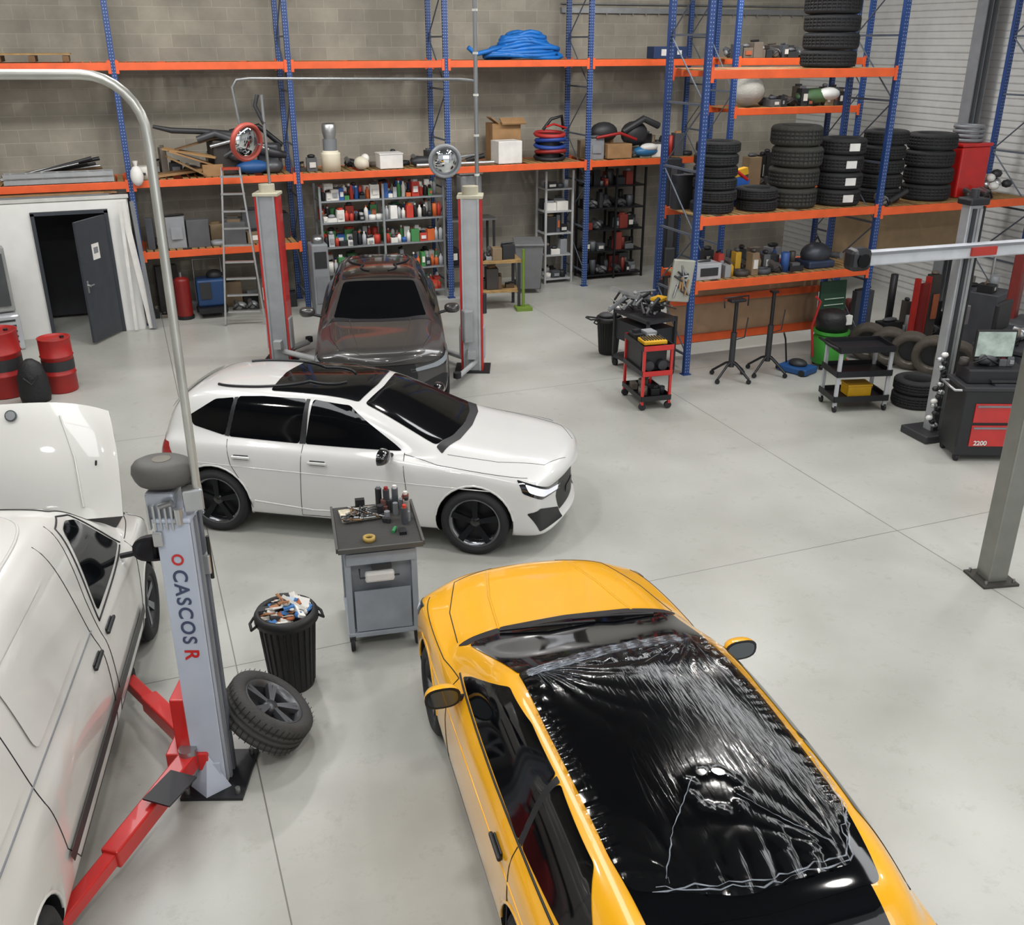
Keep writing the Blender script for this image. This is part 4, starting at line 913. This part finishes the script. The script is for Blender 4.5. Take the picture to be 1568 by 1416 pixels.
for x, y, hc, mc, cp in ((.12,.24,.22,'3b3b40','8a2a24'), (.27,.06,.19,'8a8680','1e1f22'), (.20,.30,.20,'5a5d62','d8d6d0'), (.06,.30,.21,'2a2b2e','8a8d91'), (.28,.20,.18,'7a3a34','d8d6d0'), (.24,-.04,.17,'44474c','b83a2c')):
    mb.cyl((x, y, hh+.02), (x, y, hh+hc), .028, C(mc, .35)); mb.cyl((x, y, hh+hc), (x, y, hh+hc+.025), .018, C(cp, .4), n=10)
mb.box((-.1, .35, hh+.06), (.08, .05, .09), BLACK)
mb.lathe([(.03, 0), (.05, 0), (.05, .035), (.03, .035)], C('a88c48', .6), T(-.08, -.28, hh+.023), 24, closed=True); mb.cyl((.12, -.20, hh+.035), (.15, -.12, hh+.035), .015, C('2e7a4a', .5)); mb.box((.2, -.20, hh+.035), (.06, .09, .03), BLACK)
mb.build('workshop_trolley', (1.56, 7.24, 0), radians(-8))

# red tool trolley
mb = MB(); w, d = .44, .72
for a in (-1, 1):
    for b in (-1, 1):
        mb.box((a*(w/2-.02), b*(d/2-.02), .48), (.035, .035, .80), RED); mb.cyl((a*(w/2-.03), b*(d/2-.03)-.02, .05), (a*(w/2-.03), b*(d/2-.03)+.02, .05), .05, RUB)
for z in (.14, .50, .86):
    mb.box((0, 0, z), (w, d, .02), BLACK)
    for s_ in (-1, 1): mb.box((0, s_*d/2, z+.03), (w, .012, .07), RED if z > .2 else BLACK); mb.box((s_*w/2, 0, z+.03), (.012, d, .07), BLACK)
mb.box((0, .06, .68), (w-.06, d-.2, .3), DK)
for a in (-.1, .1): mb.cyl((a, -.30, .62), (a, -.2, .62), .07, C('2f3034', .4))
mb.box((0, -.12, .93), (.34, .26, .05), YEL, bev=.01)
for i in range(8): mb.cyl((-.14+.04*i, -.2, .96), (-.14+.04*i, -.02, .97), .01, DK)
clutter(mb, -.2, .2, .05, .33, .88, 3, 'bpb', .15, DPAL); clutter(mb, -.18, .18, -.3, .3, .16, 4, 'bc', .15, DPAL)
mb.build('tool_trolley', (6.50, 11.62, 0), radians(-6))
mb = MB(); w, d = .55, .9
for a in (-1, 1):
    for b in (-1, 1): mb.box((a*(w/2-.02), b*(d/2-.02), .5), (.04, .04, .84), DK); mb.cyl((a*(w/2-.04)-.02, b*(d/2-.04), .06), (a*(w/2-.04)+.02, b*(d/2-.04), .06), .06, RUB)
for z in (.16, .88): mb.box((0, 0, z), (w, d, .05), DK)
mb.box((0, 0, .6), (w-.06, d-.1, .3), C('23252a', .5)); rnd = random.Random(2)
for i in range(44):
    p = (rnd.uniform(-.33, .22), rnd.uniform(-.42, .42), .95+rnd.uniform(0, .28)); q = (p[0]+rnd.uniform(-.25, .25), p[1]+rnd.uniform(-.25, .25), .93+rnd.uniform(0, .28)); mb.tube([p, q], rnd.uniform(.008, .035), rnd.choice([STEEL, DK, BLACK, GALV, RUB, MGREY, DK]), 6)
mb.box((.1, -.2, 1.16), (.24, .18, .04), YEL, rz=.4); mb.box((-.15, .3, 1.18), (.1, .5, .05), ALU, rz=.8, rx=.2)
for s_ in (0, .1): mb.box((.0, .1+s_, 1.12), (.5, .03, .05), ALU, rz=-.9)
mb.build('tool_cart_with_tools', (7.15, 12.95, 0), radians(8))
mb = MB(); mb.box((0, 0, 0), (.34, .06, .62), C('a3a399', .4, .3), bev=.02, ry=.12)
for i in range(14): mb.cyl((rnd.uniform(-.13, .13), -.03, rnd.uniform(-.24, .24)), (rnd.uniform(-.13, .13), -.06, rnd.uniform(-.24, .24)), .015, rnd.choice([DK, STEEL, CARD]), n=8)
mb.box((.15, .02, .2), (.10, .03, .03), GALV); mb.build('tool_panel', (7.40, 12.38, 1.5), -.1)
mb = MB(); mb.box((0, 0, 1.35), (.30, .24, 2.7), BLACK, bev=.01); mb.box((0, -.14, 1.3), (.12, .03, 2.5), DK); mb.box((0, 0, .015), (.5, .5, .03), BLACK); mb.box((0, -.18, .8), (.2, .12, .5), DK, bev=.02); mb.build('black_lift_post', (9.75, 16.9, 0), -.3)

def stand(name, loc, h, top):
    mb = MB(); mb.cyl((0, 0, .25), (0, 0, h), .028, BLACK); mb.cyl((0, 0, .2), (0, 0, h*.6), .045, DK)
    for i in range(4):
        a = i*pi/2+.4; e = (.33*cos(a), .33*sin(a), .07); mb.tube([(0, 0, .28), (.1*cos(a), .1*sin(a), .24), e], .02, BLACK, 6); mb.cyl((e[0], e[1]-.015, .035), (e[0], e[1]+.015, .035), .035, RUB)
    if top: mb.box((0, 0, h), (.26, .14, .05), BLACK, bev=.02); mb.tube([(-.2, 0, h-.1), (-.22, 0, h+.05), (.2, 0, h+.05), (.2, 0, h-.1)], .012, BLACK)
    else: mb.box((0, 0, h), (.10, .10, .03), BLACK)
    mb.tube([(0, 0, h*.5), (.12, -.1, h*.55), (.14, -.12, h*.8)], .01, DK); mb.build(name, loc)
stand('transmission_jack', (8.17, 12.05, 0), 1.22, True); stand('transmission_jack', (8.85, 12.10, 0), 1.28, False)
mb = MB(); g = C('3a8e32', .4)
mb.lathe([(.001, .08), (.24, .08), (.27, .12), (.27, .46), (.26, .50), (.21, .56), (.001, .58)], g, None, 28); mb.cyl((0, 0, .56), (0, 0, .60), .28, g)
mb.lathe([(.001, 0), (.24, 0), (.26, .2), (.22, .28), (.10, .32), (.001, .30)], C('17181a', .5, bump=.4), T(0, 0, .60), 20); mb.box((.1, -.22, .8), (.1, .08, .14), C('d8d8d4', .5))
for i in range(4): a = i*pi/2+.5; mb.ball((.22*cos(a), .22*sin(a), .04), .04, BLACK, 8)
mb.tube([(-.3, 0, .2), (-.42, -.05, .7), (-.36, -.1, 1.1), (-.45, -.1, 1.18)], .018, C('a82420', .5)); mb.tube([(.2, -.2, .15), (.0, -.38, .12), (-.25, -.32, .1)], .014, RED)
mb.build('oil_drain_drum', (9.95, 12.05, 0))
mb = MB(); mb.box((0, 0, .06), (.35, .5, .1), C('1d4e86', .5), bev=.02); mb.tube([(0, .2, .1), (-.1, .2, .5), (-.2, .18, .62)], .014, BLACK); mb.ball((.0, 0, .14), (.12, .15, .07), DK)
for a in (-.18, .18): mb.cyl((a-.02, -.18, .05), (a+.02, -.18, .05), .05, RUB)
mb.build('trolley_jack', (9.35, 12.0, 0), .4)
mb = MB(); mb.box((0, 0, .72), (2.9, .02, 1.1), C('a08468', .8, var=.1), rx=-.03); mb.build('plywood_sheet', (9.25, 13.42, .02))
mb = MB(); mb.box((0, 0, 0), (3.0, .05, .12), ORANGE); mb.box((0, 0, .62), (3.0, .05, .1), ORANGE); mb.build('spare_rack_beams', (9.2, 13.30, .30))
mb = MB(); mb.box((0, 0, .5), (3.0, .02, 1.0), C('a08868', .8, var=.1)); mb.build('plywood_sheet', (12.45, 13.7, 1.25))
mb = MB(); mb.box((0, 0, .7), (.5, .03, .95), C('1f3f2c', .6), rx=-.08)
for i in range(6): mb.box((0, -.03, .4+.1*i), (.38, .004, .015), C('a8b8a8', .6), rx=-.08)
mb.build('chalk_sign_board', (10.45, 12.72, 0))
mb = MB(); z = 1.42
clutter(mb, 8.30, 9.78, 12.6, 13.4, z, 44, 'pbcbpsu', .34, DPAL+['a8342c', 'b8902a', 'd8d6d0', '2a4f8c'], 4, rowd=.2); mb.build('tools_and_parts')
mb = MB(); mb.box((0, 0, .12), (.42, .32, .24), LGREY, bev=.01); mb.box((0, -.165, .12), (.3, .01, .12), DK); mb.cyl((-.1, 0, .24), (.1, 0, .26), .02, DK); mb.build('grey_toolbox', (8.0, 12.75, z))
mb = MB(); mb.ball((0, 0, .2), (.26, .2, .18), C('3c4048', .4, .4)); mb.box((0, 0, .06), (.5, .4, .12), C('26324a', .5), bev=.03); mb.tube([(-.2, 0, .2), (0, 0, .46), (.2, 0, .2)], .016, BLACK); mb.cyl((.25, -.1, .18), (.3, -.25, .2), .05, STEEL); mb.build('air_compressor', (10.1, 12.85, z))
mb = MB(); clutter(mb, 11.05, 13.9, 12.75, 13.45, 0, 81, 'bbpc', 1.2, DPAL+['6a2a22'], 3, wmax=.45); mb.build('workshop_equipment')
mb = MB()
for x in (0, .28): mb.box((x, 0, .6), (.06, .08, 1.2), C('a02822', .45))
for i in range(6): mb.cyl((.0, 0, .15+.18*i), (.28, 0, .15+.18*i), .02, RED)
mb.box((.14, -.05, .62), (.16, .06, 1.0), C('6f1d1a', .5)); mb.build('spring_compressor', (11.75, 12.3, 0), .2)
mb = MB(); mb.cyl((0, 0, .03), (0, 0, 1.25), .03, ALU); mb.cyl((0, 0, 0), (0, 0, .04), .2, DK); mb.cyl((0, 0, 1.1), (0, 0, 1.35), .05, STEEL); mb.box((.0, -.06, .8), (.12, .1, .3), ALU, bev=.01); mb.build('wheel_stand', (11.95, 11.5, 0))

def stack(name, x, y, z, n, R=.335, w=.215, lab=False, seed=0, m=None):
    mb = MB(); rnd = random.Random(seed)
    for i in range(n):
        M = T(rnd.uniform(-.02, .02), rnd.uniform(-.02, .02), w*(i+.5)); tyre(mb, M, R, w*.98, R*.6, m or TYRE, 36)
        for k in range(36):
            a = 2*pi*k/36; mb.box((M.translation.x+(R+.001)*cos(a), M.translation.y+(R+.001)*sin(a), w*(i+.5)), (.008, .012, w*.62), RUB, rz=a)
        if lab: mb.box((M.translation.x-.06, M.translation.y-R-.004, w*(i+.5)), (.17, .012, .11), WHITE, rz=-.15)
    mb.build(name, (x, y, z))
T2 = C('33332f', .85, bump=.3, scale=9)
stack('tyre_stack', 8.18, 12.92, 2.37, 6, .32, .17, seed=1); stack('tyre_stack', 8.90, 12.87, 2.37, 2, .31, .17, seed=2); stack('tyre_stack', 9.62, 12.98, 2.37, 4, .38, .30, seed=3, m=T2)
stack('tyre_stack', 10.42, 12.92, 2.37, 4, .345, .25, True, seed=4); stack('tyre_stack', 11.38, 13.1, 2.34, 5, .34, .22, seed=5); stack('tyre_stack', 12.25, 13.0, 2.34, 4, .38, .26, seed=6)
stack('tyre_stack', 10.05, 13.05, 4.36, 4, .40, .24, seed=7, m=TYRE)
mb = MB(); mb.box((8.0, 13.36, 2.62), (.5, .16, .5), DK); mb.box((8.75, 13.35, 2.60), (.5, .14, .42), C('2458a8', .5), ry=.2); mb.box((8.8, 13.34, 2.85), (.4, .12, .1), YEL, ry=-.2); mb.tube([(8.5, 13.3, 2.7), (8.7, 13.27, 2.95), (9.0, 13.3, 2.75)], .03, RED); mb.build('boxed_parts')
mb = MB(); mb.box((0, 0, .4), (.6, .5, .8), RED, bev=.03); mb.box((0, 0, .83), (.64, .54, .06), RED, bev=.02)
for i in range(4): mb.lathe([(.16, 0), (.24, 0), (.24, .05), (.16, .05)], MGREY, T(0, 0, .87+i*.07), 24, closed=True)
mb.build('red_parts_box', (13.05, 13.1, 2.34))
mb = MB(); rnd = random.Random(4)
for i in range(14): mb.ball((rnd.uniform(-.22, .22), rnd.uniform(-.12, .12), rnd.uniform(.08, .35)), (rnd.uniform(.06, .12), .08, .07), rnd.choice([ALU, WHITE, DK, STEEL]), 8)
mb.build('scrap_parts', (13.72, 12.95, 2.36))
mb = MB(); clutter(mb, 12.75, 13.4, 12.55, 12.75, 2.34, 52, 'p', .2); clutter(mb, 10.98, 11.6, 12.56, 12.72, 2.34, 55, 'pt', .15, DPAL); mb.build('metal_parts')
mb = MB(); z = 3.62
mb.ball((10.8, 16.2, z+.27), (.35, .22, .26), C('a8a7a0', .7, bump=.5)); mb.ball((12.3, 16.2, z+.16), (.45, .2, .15), C('4d6a4a', .4)); mb.ball((12.5, 16.1, z+.2), (.25, .15, .12), C('d0d2d0', .3)); clutter(mb, 11.2, 12.9, 16.0, 16.6, z, 60, 'bpb', .4, DPAL, 3); mb.build('bagged_parts')
mb = MB(); clutter(mb, 10.4, 12.9, 16.0, 16.6, 4.45, 61, 'bpb', .3, DPAL, 3); mb.build('stored_parts')
mb = MB(); clutter(mb, 10.4, 12.9, 16.0, 16.6, 2.2, 63, 'bbp', .6, DPAL+['2a4f8c', 'a98052'], 3, wmax=.4); mb.build('stored_cartons')

mb = MB()
for i in range(5):
    M = T(.09*i, -.34*i, .31, radians(35), 0, radians(78)); tyre(mb, M, .31, .2, .2, C('4b453d', .85, bump=.4, scale=8), 36); rim(mb, M, .2, .18, C('7b776e', .4, .6), C('8d8980', .4, .6), 5, True)
mb.build('used_wheel_row', (10.75, 12.1, 0), radians(8))
stack('tyre_stack', 10.0, 10.15, 0, 2, .31, .2, seed=8)
mb = MB(); w, d = .78, .5
for a in (-1, 1):
    for b in (-1, 1): mb.box((a*(w/2-.03), b*(d/2-.03), .46), (.05, .04, .78), LGREY, bev=.005); mb.cyl((a*(w/2-.03)-.015, b*(d/2-.03), .05), (a*(w/2-.03)+.015, b*(d/2-.03), .05), .05, RUB)
for z in (.16, .52, .86):
    mb.box((0, 0, z), (w, d, .03), BLACK)
    for s_ in (-1, 1): mb.box((0, s_*d/2, z+.03), (w, .02, .08), BLACK); mb.box((s_*w/2, 0, z+.03), (.02, d, .08), BLACK)
mb.box((.03, 0, .25), (.34, .24, .14), YEL, bev=.01); mb.box((.03, 0, .335), (.36, .26, .03), YEL, bev=.01); mb.tube([(-w/2, -.2, .9), (-w/2-.12, -.2, .95), (-w/2-.12, .2, .95), (-w/2, .2, .9)], .014, BLACK)
mb.build('service_cart', (9.12, 10.42, 0), radians(-14))

mb = MB(); BM = C('b6b9be', .35, coat=.3)
mb.box((0, 0, .05), (.6, .5, .1), DK, bev=.02); mb.box((0, 0, 1.5), (.20, .14, 2.9), C('a0a3a6', .35, .4), bev=.01); mb.box((-.03, -.08, 1.5), (.05, .02, 2.8), DK); mb.box((.06, -.08, 1.5), (.04, .02, 2.8), ALU); mb.box((.11, -.02, 1.5), (.03, .12, 2.85), BLACK)
mb.box((0, 0, 2.98), (.28, .24, .08), BLACK, bev=.02); mb.cyl((0, 0, 3.0), (0, 0, 3.12), .05, DK)
mb.box((-.2, -.12, 2.42), (2.7, .12, .17), BM, bev=.02); mb.box((.1, -.20, 2.42), (.36, .03, .10), C('a4322a', .4)); mb.box((-.2, -.185, 2.48), (2.6, .01, .03), MGREY)
for s_ in (-1, 1): mb.box((-.2+s_*1.42, -.13, 2.42), (.26, .22, .26), C('1a1b1e', .35), bev=.06); mb.cyl((-.2+s_*1.42, -.26, 2.42), (-.2+s_*1.42, -.22, 2.42), .08, GLASS)
rnd = random.Random(6)
for k in range(18): mb.ball((-.12+rnd.uniform(-.08, .05), -.12, .2+k*.055), (.05, .04, .035), rnd.choice([ALU, WHITE, BLACK, DK]), 8)
mb.build('wheel_alignment_column', (9.35, 9.12, 0), radians(-3))

mb = MB(); RD = C('b41e1b', .35, coat=.5)
mb.box((0, 0, .14), (.80, .5, .1), BLACK); mb.box((0, 0, .54), (.80, .5, .74), BLACK, bev=.02)
for i, (z, hh) in enumerate(((.34, .27), (.63, .24))): mb.box((.07, -.255, z), (.64, .02, hh), RD, bev=.008); mb.box((.07, -.27, z+hh/2-.03), (.60, .02, .02), MGREY)
mb.box((0, 0, .93), (.84, .54, .05), DK, bev=.01); mb.box((.0, .05, 1.04), (.7, .36, .18), BLACK, bev=.02); mb.box((.1, -.1, 1.0), (.36, .16, .02), C('2a2a2c', .4)); mb.box((.1, -.12, .965), (.3, .2, .02), C('3a3c40', .3))
for a in (-1, 1):
    for b in (-1, 1): mb.cyl((a*.35-.02, b*.2, .05), (a*.35+.02, b*.2, .05), .05, RUB)
mb.tube([(-.42, -.2, .9), (-.50, -.2, .9), (-.50, .2, .9), (-.42, .2, .9)], .015, ALU)
mb.box((-.02, .1, 1.16), (.05, .05, .16), BLACK); mb.box((-.02, .06, 1.40), (.48, .04, .34), C('1a1b1d', .3), bev=.01); mb.box((-.02, .035, 1.40), (.44, .006, .30), C('98a69f', .2, emit=.15, var=.3, scale=8))
clutter(mb, -.38, .38, .0, .2, 1.13, 7, 'bcp', .12, DPAL+['a8342c'])
tc_ = mb.build('tool_chest', (9.42, 8.42, 0), radians(-22))
text('drawer_number', '2200', .08, (-.12, -.272, .25), Matrix.Rotation(pi/2, 4, 'X'), WHITE, tc_)
mb = MB(); mb.box((0, 0, .45), (.7, .8, .9), C('3a3c40', .5), bev=.03); mb.cyl((0, -.1, .9), (0, -.1, 1.0), .3, STEEL, n=24); mb.box((0, .42, 1.2), (.18, .16, 1.6), C('6a2420', .4), bev=.02); mb.box((0, .15, 1.95), (.12, .7, .12), MGREY, bev=.01); mb.cyl((0, -.12, 1.4), (0, -.12, 1.98), .03, CHROME)
mb.box((.45, .1, .6), (.3, .5, .5), C('8a2420', .4), bev=.03); mb.box((-.45, .3, .3), (.15, .1, .5), DK); mb.build('tyre_changer', (12.35, 10.4, 0), .4)
mb = MB(); mb.box((0, 0, .45), (.9, .6, .9), C('2f3136', .5), bev=.03); mb.box((0, .0, .95), (1.0, .7, .06), DK, bev=.01); mb.cyl((-.6, 0, .8), (-.3, 0, .8), .04, CHROME); mb.box((.1, .25, 1.25), (.5, .06, .4), BLACK, bev=.02); clutter(mb, -.4, .4, -.3, .2, .98, 71, 'bcpu', .3, DPAL+['d8d6d0', 'b8902a', 'a8342c'], 3); mb.build('wheel_balancer', (11.0, 9.6, 0), .4)
mb = MB(); mb.box((0, 0, .5), (.6, .5, 1.0), C('47494e', .5), bev=.02)
for i in range(4): mb.box((0, -.255, .2+.2*i), (.5, .015, .16), C('2c2d31', .4))
clutter(mb, -.28, .28, -.2, .2, 1.0, 72, 'bcpu', .45, DPAL+['d8d6d0', '2a4f8c']); mb.cyl((.2, .1, 1), (.2, .1, 1.7), .02, ALU); mb.build('drawer_cabinet', (12.9, 11.9, 0), .4)

# ------------------------------------------------------------------ lights
def area(loc, rot, sx, sy, e, col=(1, 1, 1), disk=False):
    l = bpy.data.lights.new('area_light', 'AREA'); l.shape = 'DISK' if disk else 'RECTANGLE'; l.size = sx
    if not disk: l.size_y = sy
    l.energy = e; l.color = col
    o = bpy.data.objects.new('area_light', l); COL.objects.link(o); o.location = loc; o.rotation_euler = rot
for x in (-3.5, 1.2, 6., 10.8):
    for y in (1.5, 8.0, 14.5):
        mb = MB(); mb.lathe([(.001, .25), (.1, .25), (.14, .12), (.30, .0), (.31, -.02), (.28, -.02), (.12, .1)], C('b8b8b8', .4, .6), None, 24); mb.lathe([(.001, -.01), (.27, -.01)], C('ffffff', .5, emit=18, var=0), None, 24); mb.build('high_bay_lamp', (x, y, HT-.3))
        area((x, y, HT-.36), (0, 0, 0), .55, 0, 46 if (x < 0 and y > 10) else 88, (1, .965, .915), True)
for x in (-1.2, 8.4):
    mb = MB(); mb.box((0, 0, 0), (1.3, 16, .03), C('eef2f6', .5, emit=1.4, var=0)); mb.build('window_%d' % (1 if x < 0 else 2), (x, 8, HT-.02)); area((x, 8, HT-.06), (0, 0, 0), 1.3, 16, 380 if x > 0 else 280, (.98, .985, 1.))
area((4, 14.8, 6.9), (radians(48), 0, 0), 16, .8, 320, (1, .97, .92))  # added wash to brighten the back wall; no fixture stands here
area((6, Y0+.2, 3.2), (radians(80), 0, 0), 9, 4.5, 290, (.95, .98, 1.))  # soft daylight entering at the open front side, not a ceiling lamp
w = bpy.data.worlds.new('world'); bpy.context.scene.world = w; w.use_nodes = True
w.node_tree.nodes['Background'].inputs[0].default_value = (.92, .95, 1, 1); w.node_tree.nodes['Background'].inputs[1].default_value = .65

# ------------------------------------------------------------------ camera
ca = bpy.data.cameras.new('camera'); ca.sensor_width = 36; ca.lens = 36*1500/1568; ca.clip_end = 100
co = bpy.data.objects.new('camera', ca); COL.objects.link(co); co.location = (0, 0, 4.7); co.rotation_euler = (radians(90-23.2), 0, radians(-21)); bpy.context.scene.camera = co
bpy.context.scene.view_settings.view_transform = 'Standard'
